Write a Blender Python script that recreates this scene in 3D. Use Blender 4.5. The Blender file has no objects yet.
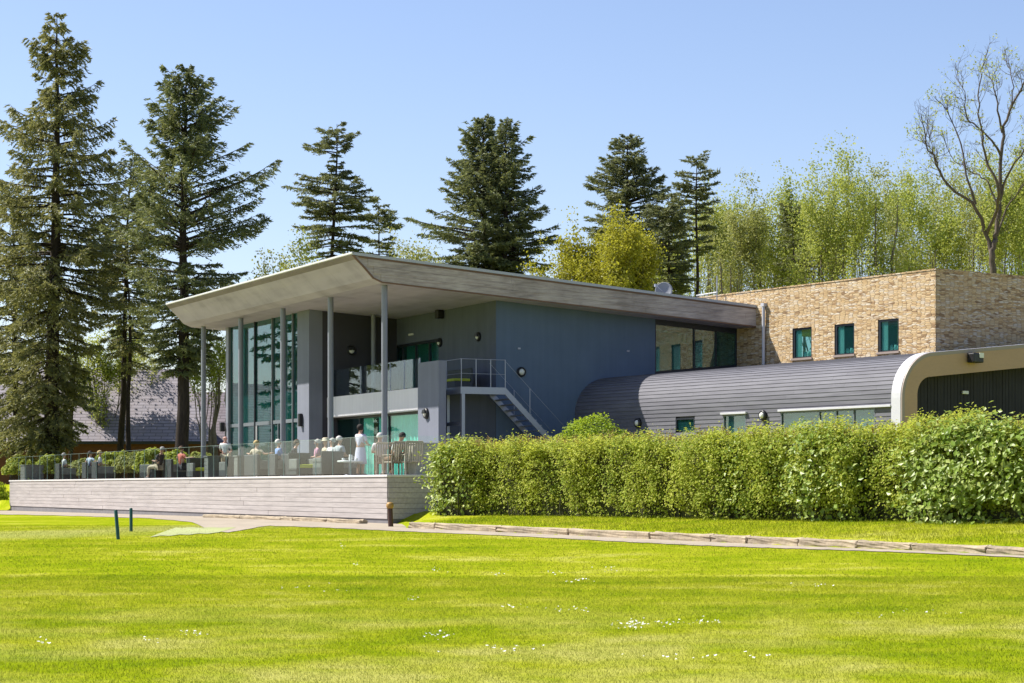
SKY = (1.0, 0.6, 1.7, .089)   # air, dust, ozone, strength
EXPO = .93
ALB = .83
LEAFK, HEDGEK, GRASSK = 1.0, 1.0, 1.0
import bpy, bmesh, math, random
import numpy as np
from mathutils import Vector, Matrix

SC = bpy.context.scene
COL = SC.collection
F, CX, HY, E = 2050.0, 512.0, 488.0, 1.6          # focal length in px, centre column, horizon row, eye height
RNG = np.random.default_rng(7)
random.seed(7)

# ------------------------------------------------------------------ frames
Rv = np.array([.8967, .4427]); Lv = np.array([-.4427, .8967])      # clubhouse: depth axis (v) and facade axis (u)
O = np.array([-4.354, 70.0]); CANG = math.atan2(.4427, .8967)
Rs = np.array([.8262, .5634]); Ls = np.array([.5634, -.8262])      # stone block and low wing
B0 = np.array([2.28, 73.94]); SANG = math.atan2(.5634, .8262)
DECK = .393 + E

def W(v, u):
    p = O + v * Rv + u * Lv
    return float(p[0]), float(p[1])
def u_on_v(px, v):
    k = (px - CX) / F; a = O + v * Rv
    return float((k * a[1] - a[0]) / (Lv[0] - k * Lv[1]))
def v_on_u(px, u):
    k = (px - CX) / F; a = O + u * Lv
    return float((k * a[1] - a[0]) / (Rv[0] - k * Rv[1]))
def zc(py, v, u):
    return (HY - py) * W(v, u)[1] / F + E
def s_on_w(px, w):
    k = (px - CX) / F; a = B0 + w * Rs
    return float((k * a[1] - a[0]) / (Ls[0] - k * Ls[1]))
def w_on_s(px, s):
    k = (px - CX) / F; a = B0 + s * Ls
    return float((k * a[1] - a[0]) / (Rs[0] - k * Rs[1]))
def zs(py, s, w):
    return (HY - py) * (B0 + s * Ls + w * Rs)[1] / F + E
def at(px, Y):
    return (px - CX) / F * Y
def zat(py, Y):
    return (HY - py) * Y / F + E

# ------------------------------------------------------------------ tagging
def tag(o, label, cat, group=None):
    o['label'] = label; o['category'] = cat
    if group: o['group'] = group
    return o
def thing(name, label, cat, loc=(0, 0, 0), rz=0.0, group=None):
    o = bpy.data.objects.new(name, None); COL.objects.link(o)
    o.empty_display_size = .3
    o.location = loc; o.rotation_euler = (0, 0, rz)
    return tag(o, label, cat, group)
def put(name, me, mats=None, parent=None, loc=(0, 0, 0), rz=0.0):
    if mats is not None:
        for m in (mats if isinstance(mats, (list, tuple)) else [mats]): me.materials.append(m)
    me.name = name
    o = bpy.data.objects.new(name, me); COL.objects.link(o)
    o.location = loc; o.rotation_euler = (0, 0, rz)
    if parent: o.parent = parent
    return o
def structure(o, kind='structure'):
    o['kind'] = kind; return o

# ------------------------------------------------------------------ mesh builder
def mesh_np(V, faces, smooth=False, mi=None):
    """faces: list of int arrays (n,k)"""
    me = bpy.data.meshes.new('m')
    V = np.asarray(V, np.float32)
    me.vertices.add(len(V)); me.vertices.foreach_set('co', V.ravel())
    loops = np.concatenate([np.asarray(f, np.int32).ravel() for f in faces])
    sizes = np.concatenate([np.full(len(f), np.asarray(f).shape[1], np.int32) for f in faces])
    starts = np.concatenate([[0], np.cumsum(sizes)[:-1]]).astype(np.int32)
    me.loops.add(len(loops)); me.loops.foreach_set('vertex_index', loops)
    me.polygons.add(len(sizes)); me.polygons.foreach_set('loop_start', starts)
    if mi is not None: me.polygons.foreach_set('material_index', np.asarray(mi, np.int32))
    me.update(calc_edges=True)
    me.polygons.foreach_set('use_smooth', np.full(len(sizes), smooth, bool))
    me.validate()
    return me

class MB:
    def __init__(s): s.v = []; s.f = []; s.m = []; s.sm = []
    def add(s, vs, fs, mi=0, smooth=False):
        b = len(s.v); s.v += [tuple(map(float, p)) for p in vs]
        for f in fs:
            s.f.append([b + i for i in f]); s.m.append(mi); s.sm.append(smooth)
        return s
    def box(s, x0, x1, y0, y1, z0, z1, mi=0, c=0.0):
        if c <= 0:
            vs = [(x, y, z) for z in (z0, z1) for x, y in ((x0, y0), (x1, y0), (x1, y1), (x0, y1))]
            return s.add(vs, [(3, 2, 1, 0), (4, 5, 6, 7), (0, 1, 5, 4), (1, 2, 6, 5), (2, 3, 7, 6), (3, 0, 4, 7)], mi)
        bm = bmesh.new(); bmesh.ops.create_cube(bm, size=1)
        for v in bm.verts:
            v.co = Vector(((x0 + x1) / 2 + v.co.x * (x1 - x0), (y0 + y1) / 2 + v.co.y * (y1 - y0), (z0 + z1) / 2 + v.co.z * (z1 - z0)))
        bmesh.ops.bevel(bm, geom=bm.edges[:], offset=c, segments=2, affect='EDGES', profile=.5)
        bm.verts.index_update()
        s.add([v.co[:] for v in bm.verts], [[v.index for v in f.verts] for f in bm.faces], mi, False)
        bm.free(); return s
    def rbox(s, cx, cy, z0, lx, ly, h, rz=0, mi=0, c=0.0, tilt=0):
        t = MB().box(-lx / 2, lx / 2, -ly / 2, ly / 2, 0, h, mi, c)
        M = Matrix.Translation((cx, cy, z0)) @ Matrix.Rotation(rz, 4, 'Z') @ Matrix.Rotation(tilt, 4, 'X')
        return s.add([(M @ Vector(p))[:] for p in t.v], t.f, mi)
    def prism(s, poly, axis, a, b, mi=0, caps=True, smooth=False):
        """poly in the two other axes (in order), extruded along axis index from a to b"""
        def P(p, t):
            q = list(p); q.insert(axis, t); return q
        n = len(poly)
        vs = [P(p, a) for p in poly] + [P(p, b) for p in poly]
        fs = [(i, (i + 1) % n, n + (i + 1) % n, n + i) for i in range(n)]
        s.add(vs, fs, mi, smooth)
        if caps: s.add(vs, [list(range(n))[::-1], list(range(n, 2 * n))], mi)
        return s
    def tube(s, pts, r, n=10, mi=0, caps=True, smooth=True):
        P = np.asarray(pts, float); r = np.broadcast_to(np.asarray(r, float), (len(P),))
        T = np.gradient(P, axis=0); T /= np.linalg.norm(T, axis=1)[:, None] + 1e-9
        mean = P[-1] - P[0]; mean = mean / (np.linalg.norm(mean) + 1e-9)
        ref = np.array([1., 0, 0]) if abs(mean[2]) > .8 else np.array([0, 0, 1.])
        A = np.cross(T, ref); A /= np.linalg.norm(A, axis=1)[:, None] + 1e-9
        B = np.cross(T, A); a = np.linspace(0, 2 * math.pi, n, endpoint=False)
        ring = P[:, None] + r[:, None, None] * (np.cos(a)[None, :, None] * A[:, None] + np.sin(a)[None, :, None] * B[:, None])
        k = len(P)
        fs = [(i * n + j, i * n + (j + 1) % n, (i + 1) * n + (j + 1) % n, (i + 1) * n + j) for i in range(k - 1) for j in range(n)]
        vs = ring.reshape(-1, 3)
        s.add(vs, fs, mi, smooth)
        if caps: s.add(vs, [list(range(n)), list(range((k - 1) * n, k * n))[::-1]], mi)
        return s
    def lathe(s, prof, c=(0, 0, 0), n=18, mi=0, M=None):
        vs = []; k = len(prof)
        for r, z in prof:
            for j in range(n):
                a = 2 * math.pi * j / n; p = Vector((r * math.cos(a), r * math.sin(a), z))
                if M is not None: p = M @ p
                vs.append((p.x + c[0], p.y + c[1], p.z + c[2]))
        fs = [(i * n + j, i * n + (j + 1) % n, (i + 1) * n + (j + 1) % n, (i + 1) * n + j) for i in range(k - 1) for j in range(n)]
        return s.add(vs, fs, mi, True)
    def mesh(s):
        me = bpy.data.meshes.new('m'); me.from_pydata(s.v, [], s.f)
        me.polygons.foreach_set('material_index', s.m); me.polygons.foreach_set('use_smooth', s.sm)
        me.update()
        bm = bmesh.new(); bm.from_mesh(me); bmesh.ops.recalc_face_normals(bm, faces=bm.faces); bm.to_mesh(me); bm.free()
        return me
    def put(s, name, mats, parent=None, loc=(0, 0, 0), rz=0.0):
        return put(name, s.mesh(), mats, parent, loc, rz)

def wall_cells(mb, axis, plane, back, a0, a1, z0, ztop, holes, mi=0, nseg=1):
    """wall sheet with depth: axis 0 runs along x (plane const y), axis 1 runs along y (plane const x). holes: (a0,a1,z0,z1)"""
    A = sorted(set([a0, a1] + [a0 + (a1 - a0) * i / nseg for i in range(nseg + 1)] + [h for q in holes for h in q[:2]]))
    def P(a, z, d): return (a, d, z) if axis == 0 else (d, a, z)
    for i in range(len(A) - 1):
        x0, x1 = A[i], A[i + 1]; xm = (x0 + x1) / 2
        zl = [(z0, z0)]
        for h in sorted([h for h in holes if h[0] < xm < h[1]], key=lambda h: h[2]):
            zl += [(h[2], h[2]), (h[3], h[3])]
        zl.append((ztop(x0), ztop(x1)))
        for j in range(0, len(zl), 2):
            (b0, b1), (t0, t1) = zl[j], zl[j + 1]
            if min(t0 - b0, t1 - b1) < 1e-4: continue
            for d in (plane, back):
                mb.add([P(x0, b0, d), P(x1, b1, d), P(x1, t1, d), P(x0, t0, d)], [(0, 1, 2, 3)], mi)
    for h in holes:
        for (p, q) in (((h[0], h[2]), (h[1], h[2])), ((h[1], h[2]), (h[1], h[3])), ((h[1], h[3]), (h[0], h[3])), ((h[0], h[3]), (h[0], h[2]))):
            mb.add([P(p[0], p[1], plane), P(q[0], q[1], plane), P(q[0], q[1], back), P(p[0], p[1], back)], [(0, 1, 2, 3)], mi)
    for a in (a0, a1):
        mb.add([P(a, z0, plane), P(a, ztop(a), plane), P(a, ztop(a), back), P(a, z0, back)], [(0, 1, 2, 3)], mi)
    for i in range(len(A) - 1):
        mb.add([P(A[i], ztop(A[i]), plane), P(A[i + 1], ztop(A[i + 1]), plane), P(A[i + 1], ztop(A[i + 1]), back), P(A[i], ztop(A[i]), back)], [(0, 1, 2, 3)], mi)
    return mb

# ------------------------------------------------------------------ materials
class NT:
    def __init__(s, name):
        s.m = bpy.data.materials.new(name); s.m.use_nodes = True; s.t = s.m.node_tree; s.t.nodes.clear()
        s.out = s.n('ShaderNodeOutputMaterial')
    def n(s, typ, **kw):
        x = s.t.nodes.new(typ)
        for k, v in kw.items(): setattr(x, k, v)
        return x
    def l(s, a, b): s.t.links.new(a, b); return s
    def set(s, sock, val):
        if hasattr(val, 'links') or isinstance(val, bpy.types.NodeSocket): s.t.links.new(val, sock)
        else: sock.default_value = val
    def coord(s, which='Object', scale=(1, 1, 1)):
        c = s.n('ShaderNodeTexCoord'); mp = s.n('ShaderNodeMapping')
        s.l(c.outputs[which], mp.inputs['Vector']); mp.inputs['Scale'].default_value = scale
        return mp.outputs['Vector']
    def noise(s, vec, scale, detail=4, rough=.55):
        x = s.n('ShaderNodeTexNoise'); s.l(vec, x.inputs['Vector'])
        x.inputs['Scale'].default_value = scale; x.inputs['Detail'].default_value = detail; x.inputs['Roughness'].default_value = rough
        return x.outputs['Fac']
    def ramp(s, fac, stops):
        x = s.n('ShaderNodeValToRGB'); s.set(x.inputs['Fac'], fac)
        el = x.color_ramp.elements
        while len(el) < len(stops): el.new(.5)
        for e, (p, c) in zip(el, stops):
            e.position = p; e.color = (*c, 1) if len(c) == 3 else c
        return x.outputs['Color']
    def mix(s, fac, a, b, mode='MIX'):
        x = s.n('ShaderNodeMix', data_type='RGBA', blend_type=mode)
        s.set(x.inputs[0], fac)
        s.set(x.inputs[6], a if not isinstance(a, tuple) else (*a[:3], 1)); s.set(x.inputs[7], b if not isinstance(b, tuple) else (*b[:3], 1))
        return x.outputs[2]
    def math(s, op, a, b=0.0, clamp=False):
        x = s.n('ShaderNodeMath', operation=op, use_clamp=clamp); s.set(x.inputs[0], a); s.set(x.inputs[1], b); return x.outputs[0]
    def maprange(s, v, a, b, c, d):
        x = s.n('ShaderNodeMapRange'); s.set(x.inputs[0], v)
        for i, q in enumerate((a, b, c, d)): x.inputs[i + 1].default_value = q
        return x.outputs[0]
    def island(s): return s.n('ShaderNodeNewGeometry').outputs['Random Per Island']
    def bump(s, h, strength=.3, dist=.02):
        x = s.n('ShaderNodeBump'); s.l(h, x.inputs['Height']); x.inputs['Strength'].default_value = strength; x.inputs['Distance'].default_value = dist
        return x.outputs['Normal']
    def pbr(s, color, rough=.6, metal=0.0, normal=None, spec=.5):
        p = s.n('ShaderNodeBsdfPrincipled')
        s.set(p.inputs['Base Color'], color if not isinstance(color, tuple) else (*color[:3], 1))
        s.set(p.inputs['Roughness'], rough); s.set(p.inputs['Metallic'], metal); p.inputs['Specular IOR Level'].default_value = spec
        if normal is not None: s.l(normal, p.inputs['Normal'])
        return p.outputs[0]
    def done(s, sh): s.l(sh, s.out.inputs['Surface']); return s.m

def mul(c, k): return tuple(min(1, x * k) for x in c)
def surf(name, c, rough=.6, var=.18, scale=3.0, fine=40.0, bump=.15, metal=0.0, spec=.4, stretch=(1, 1, 1), island=0.0):
    t = NT(name); v = t.coord('Object', stretch)
    a = t.noise(v, scale, 5); b = t.noise(v, fine, 3)
    f = t.math('ADD', t.math('MULTIPLY', a, .65), t.math('MULTIPLY', b, .35))
    col = t.ramp(f, [(.3, mul(c, 1 - var)), (.7, mul(c, 1 + var))])
    if island: col = t.mix(t.maprange(t.island(), 0, 1, 0, island), col, mul(c, .55))
    return t.done(t.pbr(col, t.maprange(a, .3, .7, max(.05, rough - .08), min(1, rough + .08)), metal, t.bump(b, bump, .01), spec))

def foliage(name, c1, c2, c3, trans=.3, scale=.5, rough=.55):
    t = NT(name); v = t.coord('Object')
    a = t.noise(v, scale, 3)
    r = t.island()
    col = t.mix(t.maprange(a, .35, .65, 0, 1), c1, c2)
    col = t.mix(t.maprange(r, .5, 1.0, 0, .8), col, c3)
    p = t.pbr(col, rough, 0, None, .35)
    tr = t.n('ShaderNodeBsdfTranslucent'); t.l(t.mix(.5, col, (min(1, c3[0] * 1.5), min(1, c3[1] * 1.5), c3[2])), tr.inputs[0])
    mx = t.n('ShaderNodeMixShader'); mx.inputs[0].default_value = trans
    t.l(p, mx.inputs[1]); t.l(tr.outputs[0], mx.inputs[2])
    return t.done(mx.outputs[0])

def glass(name, tint, refl=.10, rough=0.0, boost=1.0, body=0.0, bcol=(.05, .32, .32)):
    t = NT(name)
    fr = t.n('ShaderNodeFresnel'); t.l(t.maprange(t.n('ShaderNodeNewGeometry').outputs['Backfacing'], 0, 1, 1.5, 1 / 1.5), fr.inputs[0])
    fac = t.math('ADD', t.math('MULTIPLY', fr.outputs[0], boost), refl, True)
    g = t.n('ShaderNodeBsdfGlossy'); g.inputs['Roughness'].default_value = rough; g.inputs[0].default_value = (.90, .96, .98, 1)
    v = t.coord('Object'); nz = t.noise(v, .8, 2)
    t.l(t.bump(nz, .05, .02), g.inputs['Normal'])
    tr = t.n('ShaderNodeBsdfTransparent'); tr.inputs[0].default_value = (*tint, 1)
    mx = t.n('ShaderNodeMixShader'); t.l(fac, mx.inputs[0]); t.l(g.outputs[0], mx.inputs[2])
    if body:
        df = t.n('ShaderNodeBsdfDiffuse'); df.inputs[0].default_value = (*bcol, 1); m2 = t.n('ShaderNodeMixShader'); m2.inputs[0].default_value = body
        t.l(tr.outputs[0], m2.inputs[1]); t.l(df.outputs[0], m2.inputs[2]); t.l(m2.outputs[0], mx.inputs[1])
    else: t.l(tr.outputs[0], mx.inputs[1])
    return t.done(mx.outputs[0])

def stone_mat():
    t = NT('rubble_stone')
    c = t.n('ShaderNodeTexCoord'); sp = t.n('ShaderNodeSeparateXYZ'); t.l(c.outputs['Object'], sp.inputs[0])
    h = t.math('ADD', sp.outputs[0], sp.outputs[1])
    cb = t.n('ShaderNodeCombineXYZ'); t.l(h, cb.inputs[0]); t.l(sp.outputs[2], cb.inputs[1])
    wob = t.n('ShaderNodeTexNoise'); t.l(cb.outputs[0], wob.inputs['Vector']); wob.inputs['Scale'].default_value = 1.6
    vm = t.n('ShaderNodeVectorMath', operation='MULTIPLY_ADD'); t.l(wob.outputs['Color'], vm.inputs[0])
    vm.inputs[1].default_value = (.20, .09, 0); t.l(cb.outputs[0], vm.inputs[2])
    mp = t.n('ShaderNodeMapping'); t.l(vm.outputs[0], mp.inputs[0]); mp.inputs['Scale'].default_value = (4.6, 19.5, 1)
    vo = t.n('ShaderNodeTexVoronoi', voronoi_dimensions='2D', feature='F1'); t.l(mp.outputs[0], vo.inputs['Vector']); vo.inputs['Scale'].default_value = 1.0
    vo.inputs['Randomness'].default_value = .75
    ed = t.n('ShaderNodeTexVoronoi', voronoi_dimensions='2D', feature='DISTANCE_TO_EDGE'); t.l(mp.outputs[0], ed.inputs['Vector']); ed.inputs['Scale'].default_value = 1.0
    ed.inputs['Randomness'].default_value = .75
    rs = t.n('ShaderNodeSeparateColor'); t.l(vo.outputs['Color'], rs.inputs[0])
    col = t.ramp(rs.outputs[0], [(0, (.28, .175, .09)), (.08, (.46, .30, .15)), (.28, (.65, .45, .225)), (.5, (.73, .56, .335)), (.68, (.71, .50, .27)), (.85, (.80, .70, .54)), (1, (.56, .41, .26))])
    fine = t.noise(cb.outputs[0], 30, 4)
    col = t.mix(t.maprange(fine, .3, .7, .0, .45), col, t.mix(.5, col, (.34, .24, .15)))
    joint = t.maprange(ed.outputs['Distance'], .02, .12, 1, 0)
    col = t.mix(t.math('MULTIPLY', joint, .5, True), col, (.30, .21, .13))
    hgt = t.math('ADD', t.maprange(ed.outputs['Distance'], 0, .15, 0, 1), t.math('ADD', t.math('MULTIPLY', fine, .4), t.math('MULTIPLY', rs.outputs[1], .6)))
    return t.done(t.pbr(col, .85, 0, t.bump(hgt, .8, .03), .2))

def lawn_color(t, v):
    big = t.noise(v, .10, 2); mid = t.noise(v, .42, 4, .6); sm = t.noise(v, 1.7, 4, .6); tiny = t.noise(v, 14, 4, .75)
    mp = t.n('ShaderNodeMapping'); t.l(v, mp.inputs[0]); mp.inputs['Scale'].default_value = (.16, .7, 1); mp.inputs['Rotation'].default_value = (0, 0, -.45)
    band = t.noise(mp.outputs[0], 1.0, 4, .6)
    f = t.math('ADD', t.math('ADD', t.math('MULTIPLY', big, .22), t.math('MULTIPLY', band, .26)), t.math('ADD', t.math('MULTIPLY', mid, .28), t.math('MULTIPLY', sm, .24)))
    col = t.ramp(f, [(.36, LAWN[0]), (.455, LAWN[1]), (.53, LAWN[2]), (.62, LAWN[3])])
    # pale worn track from the matting towards the lower left
    sp = t.n('ShaderNodeSeparateXYZ'); t.l(v, sp.inputs[0])
    A, Bp = (-8.60, 58.0), (-14.5, 47.5); L = math.dist(A, Bp); nx, ny = -(Bp[1] - A[1]) / L, (Bp[0] - A[0]) / L
    d = t.math('ADD', t.math('ADD', t.math('MULTIPLY', sp.outputs[0], nx), t.math('MULTIPLY', sp.outputs[1], ny)), -(A[0] * nx + A[1] * ny))
    d = t.math('ADD', d, t.math('MULTIPLY', t.math('SUBTRACT', mid, .5), 4.0))
    trk = t.maprange(t.math('ABSOLUTE', d), .6, 3.0, .65, 0)
    trk = t.math('MULTIPLY', trk, t.maprange(sp.outputs[0], -4.0, -8.0, 0, 1))
    col = t.mix(trk, col, (.47, .46, .16))
    # straw coloured thin turf towards the near right
    st = t.math('MULTIPLY', t.maprange(sp.outputs[1], 27, 18, 0, .5), t.maprange(mid, .42, .62, 0, 1))
    col = t.mix(st, col, (.50, .47, .17))
    return t.mix(t.maprange(tiny, .38, .66, 0, .42), col, t.mix(1.0, col, (.58, .66, .45), 'MULTIPLY')), tiny
LAWN = [(.180, .268, .007), (.288, .352, .010), (.400, .422, .024), (.550, .525, .12)]
def lawn_mat():
    t = NT('lawn_turf'); v = t.coord('Object')
    col, tiny = lawn_color(t, v)
    b2 = t.noise(v, 55, 2, .8)
    return t.done(t.pbr(col, .9, 0, t.bump(t.math('ADD', tiny, b2), .8, .03), .0))
def blade_mat():
    t = NT('grass_blades'); v = t.coord('Object')
    col, tiny = lawn_color(t, v)
    r = t.island()
    col = t.mix(t.maprange(r, .55, 1, 0, .6), col, (.55, .50, .10))
    col = t.mix(t.maprange(r, .25, 0, 0, .5), col, (.17, .26, .006))
    p = t.pbr(col, .7, 0, None, .04)
    tr = t.n('ShaderNodeBsdfTranslucent'); t.l(col, tr.inputs[0])
    mx = t.n('ShaderNodeMixShader'); mx.inputs[0].default_value = .3; t.l(p, mx.inputs[1]); t.l(tr.outputs[0], mx.inputs[2])
    return t.done(mx.outputs[0])

def soffit_mat():
    t = NT('soffit_board'); v = t.coord('Object')
    a = t.noise(v, .9, 5); st = t.coord('Object', (1, .12, 1)); b = t.noise(st, 2.0, 4)
    col = t.ramp(t.math('ADD', t.math('MULTIPLY', a, .5), t.math('MULTIPLY', b, .5)), [(.3, (.34, .31, .39)), (.5, (.49, .44, .55)), (.7, (.58, .53, .64))])
    sp = t.n('ShaderNodeSeparateXYZ'); t.l(v, sp.inputs[0])
    fr = t.math('FRACT', t.math('MULTIPLY', sp.outputs[1], .42))
    col = t.mix(t.maprange(fr, .0, .018, .45, 0), col, (.2, .19, .18))
    return t.done(t.pbr(col, .7, 0, t.bump(a, .1, .01), .3))
def fascia_mat():
    t = NT('weathered_timber'); v = t.coord('Object', (.35, 1, 2.2)); a = t.noise(v, 5, 6, .65)
    v2 = t.coord('Object'); b = t.noise(v2, .7, 3); c = t.noise(t.coord('Object', (.1, 1, 9)), 6, 3)
    col = t.ramp(t.math('ADD', t.math('MULTIPLY', a, .6), t.math('MULTIPLY', b, .4)), [(.32, (.22, .19, .175)), (.5, (.45, .385, .355)), (.66, (.63, .55, .50))])
    col = t.mix(t.maprange(c, .5, .7, 0, .4), col, (.33, .22, .14))
    return t.done(t.pbr(col, .85, 0, t.bump(a, .4, .01), .2))
def deck_mat(name, c):
    t = NT(name); r = t.island(); v = t.coord('Object', (1, .06, 1)); a = t.noise(v, 14, 5, .6)
    v2 = t.coord('Object'); b = t.noise(v2, .8, 3)
    col = t.ramp(a, [(.3, mul(c, .78)), (.7, mul(c, 1.12))])
    col = t.mix(t.maprange(r, 0, 1, 0, .28), col, mul((c[0], c[1] * .95, c[2] * .93), .72))
    col = t.mix(t.maprange(b, .45, .75, 0, .2), col, mul(c, .7))
    return t.done(t.pbr(col, .7, 0, t.bump(a, .25, .006), .3))
def render_mat(name, c, streak=.12):
    t = NT(name); v = t.coord('Object'); a = t.noise(v, 1.3, 5); f = t.noise(v, 90, 2)
    s = t.noise(t.coord('Object', (3, 3, .12)), 2.0, 4)
    col = t.ramp(t.math('ADD', t.math('MULTIPLY', a, .5), t.math('MULTIPLY', s, .5)), [(.32, mul(c, 1 - streak)), (.68, mul(c, 1 + streak))])
    return t.done(t.pbr(col, .82, 0, t.bump(f, .25, .004), .25))
def tile_mat(name, c):
    t = NT(name); v = t.coord('Object')
    sp = t.n('ShaderNodeSeparateXYZ'); t.l(v, sp.inputs[0])
    br = t.n('ShaderNodeTexBrick'); cb = t.n('ShaderNodeCombineXYZ'); t.l(sp.outputs[0], cb.inputs[0]); t.l(sp.outputs[2], cb.inputs[1]); t.l(cb.outputs[0], br.inputs['Vector'])
    br.inputs['Scale'].default_value = 1.0; br.inputs['Brick Width'].default_value = .75; br.inputs['Row Height'].default_value = .20; br.inputs['Mortar Size'].default_value = .022
    br.inputs['Color1'].default_value = (*mul(c, 1.12), 1); br.inputs['Color2'].default_value = (*mul(c, .88), 1); br.inputs['Mortar'].default_value = (*mul(c, .35), 1)
    a = t.noise(v, .9, 4)
    col = t.mix(t.maprange(a, .35, .7, 0, .5), br.outputs['Color'], mul((c[0] * 1.1, c[1], c[2] * .9), .8))
    return t.done(t.pbr(col, .8, 0, t.bump(br.outputs['Fac'], -.5, .02), .3))
def slat_mat():
    t = NT('grey_cladding_boards'); r = t.island(); v = t.coord('Object', (1, .08, 1)); a = t.noise(v, 10, 5, .6)
    col = t.ramp(a, [(.3, (.120, .118, .138)), (.7, (.195, .192, .216))])
    col = t.mix(t.maprange(r, 0, 1, 0, .3), col, (.085, .082, .098))
    return t.done(t.pbr(col, .72, 0, t.bump(a, .3, .006), .3))
def bark_mat(name, c):
    t = NT(name); v = t.coord('Object', (6, 6, 1.2)); a = t.noise(v, 2.0, 5, .7)
    return t.done(t.pbr(t.ramp(a, [(.3, mul(c, .5)), (.7, mul(c, 1.4))]), .9, 0, t.bump(a, .7, .04), .15))
# ================================================================== materials in use
M = {}
M['lawn'] = lawn_mat(); M['blade'] = blade_mat()
M['stone'] = stone_mat(); M['soffit'] = soffit_mat(); M['fascia'] = fascia_mat()
M['deckwall'] = deck_mat('weathered_deck_boards', (.50, .455, .44)); M['deckfloor'] = deck_mat('deck_floor_boards', (.42, .38, .35))
M['coping'] = surf('pale_coping', (.72, .68, .66), .6, .08)
M['plinth'] = surf('grey_plinth', (.20, .19, .20), .8, .2)
M['roofmetal'] = surf('roof_metal', (.46, .47, .50), .45, .08, 1.5, 30, .05, .2)
M['edgetrim'] = surf('roof_edge_trim', (.66, .65, .64), .45, .08)
M['batten'] = surf('brown_batten', (.20, .115, .075), .7, .25)
M['bluewall'] = render_mat('slate_blue_render', (.122, .170, .262), .08)
M['greywall'] = render_mat('grey_render', (.120, .135, .180), .12)
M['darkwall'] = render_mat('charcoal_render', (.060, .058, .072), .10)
M['pier'] = render_mat('blue_grey_pier', (.22, .235, .29), .08)
M['slab'] = render_mat('pale_slab', (.86, .83, .87), .06)
M['pole'] = surf('painted_steel_post', (.225, .235, .28), .4, .1, 2, 40, .03, .0, .5)
M['galv'] = surf('galvanised_steel', (.38, .40, .48), .42, .12, 4, 50, .05, .55)
M['frame'] = surf('dark_window_frame', (.025, .03, .04), .45, .15)
M['mullion'] = surf('grey_mullion', (.16, .18, .20), .4, .12)
M['glass'] = glass('teal_facade_glass', (.42, .74, .70), .04, 0, .85, .10, (.035, .24, .23))
M['glassw'] = glass('teal_window_glass', (.60, .82, .80), .05, 0, 1.0, .06, (.045, .26, .26))
M['glassg'] = glass('ground_floor_glass', (.66, .95, .90), .02, 0, .5)
M['glassb'] = glass('balustrade_glass', (.93, .975, .965), .006, 0, .36)
M['glassb2'] = glass('balcony_glass', (.78, .86, .88), .05, 0, .45)
M['curtain'] = surf('pale_curtain', (.84, .90, .87), .8, .12, 2)
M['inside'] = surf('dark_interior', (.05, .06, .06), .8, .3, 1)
M['inside2'] = surf('teal_interior', (.28, .62, .58), .7, .3, 1)
M['black'] = surf('black_plastic', (.018, .018, .02), .4, .2)
M['lens'] = surf('opal_lens', (.80, .79, .74), .25, .04)
M['white'] = surf('white_paint', (.78, .78, .77), .4, .05)
M['slats'] = slat_mat()
M['alu'] = surf('pale_aluminium_trim', (.64, .63, .67), .45, .05)
M['alug'] = surf('grey_aluminium_edge', (.36, .29, .25), .45, .08)
M['tan'] = surf('tan_timber_soffit', (.52, .335, .215), .65, .10, 1.5, 30, .08, stretch=(.3, 1, 1))
M['boards'] = surf('black_vertical_boards', (.022, .020, .022), .7, .35, 3, 30, .2, island=.5)
M['path'] = surf('pale_gravel_path', (.37, .31, .235), .9, .28, 1.2, 45, .5)
M['mat'] = surf('worn_green_matting', (.37, .40, .17), .95, .22, 1.0, 30, .4)
M['kerb'] = surf('weathered_kerb_block', (.36, .29, .20), .9, .5, 2.2, 16, .7)
M['tile'] = tile_mat('purple_grey_tiles', (.36, .33, .37)); M['tile2'] = tile_mat('shade_toned_tiles', (.20, .17, .19))  # second tile tone has the rear roof's shade put into its colour
M['redwall'] = surf('red_brown_boards', (.16, .06, .035), .75, .3, 2, 20)
M['rattan'] = surf('charcoal_rattan', (.055, .06, .062), .65, .35, 6, 60, .5)
M['rattan2'] = surf('grey_rattan', (.17, .175, .165), .65, .3, 6, 60, .5)
M['lime'] = surf('lime_cushion', (.46, .50, .045), .8, .12)
M['teak'] = surf('weathered_teak', (.40, .32, .25), .7, .2)
M['ppost'] = surf('pale_planter_wood', (.50, .44, .38), .7, .15)
M['greenpost'] = surf('dark_green_stake', (.012, .085, .070), .45, .2)
M['bollard'] = surf('brown_bollard', (.085, .040, .030), .55, .25)
M['ochre'] = surf('ochre_cap', (.42, .24, .06), .5, .2)
M['bark'] = bark_mat('conifer_bark', (.052, .040, .032)); M['barkg'] = bark_mat('grey_bark', (.22, .185, .15)); M['barkd'] = bark_mat('brown_grey_bark', (.135, .11, .09))
M['barkl'] = bark_mat('pale_birch_bark', (.36, .33, .28))
M['spruce'] = foliage('spruce_needles', (.145, .165, .068), (.225, .235, .090), (.37, .345, .145), .32, .35)
M['fir'] = foliage('dark_fir_needles', (.098, .142, .074), (.160, .195, .088), (.28, .285, .115), .32, .35)
M['pine'] = foliage('pine_needles', (.115, .15, .075), (.18, .205, .095), (.28, .285, .13), .32, .35)
M['spring'] = foliage('spring_leaves', (.24, .335, .045), (.36, .42, .07), (.56, .56, .17), .40, .25)
M['spring2'] = foliage('yellow_spring_leaves', (.34, .34, .020), (.42, .40, .026), (.48, .46, .07), .4, .25)
M['spring3'] = foliage('olive_spring_leaves', (.235, .28, .07), (.34, .355, .11), (.50, .49, .20), .36, .25)
M['hedge'] = foliage('small_hedge_leaves', (.22, .315, .014), (.37, .435, .024), (.70, .68, .15), .42, .8, .7)
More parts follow.
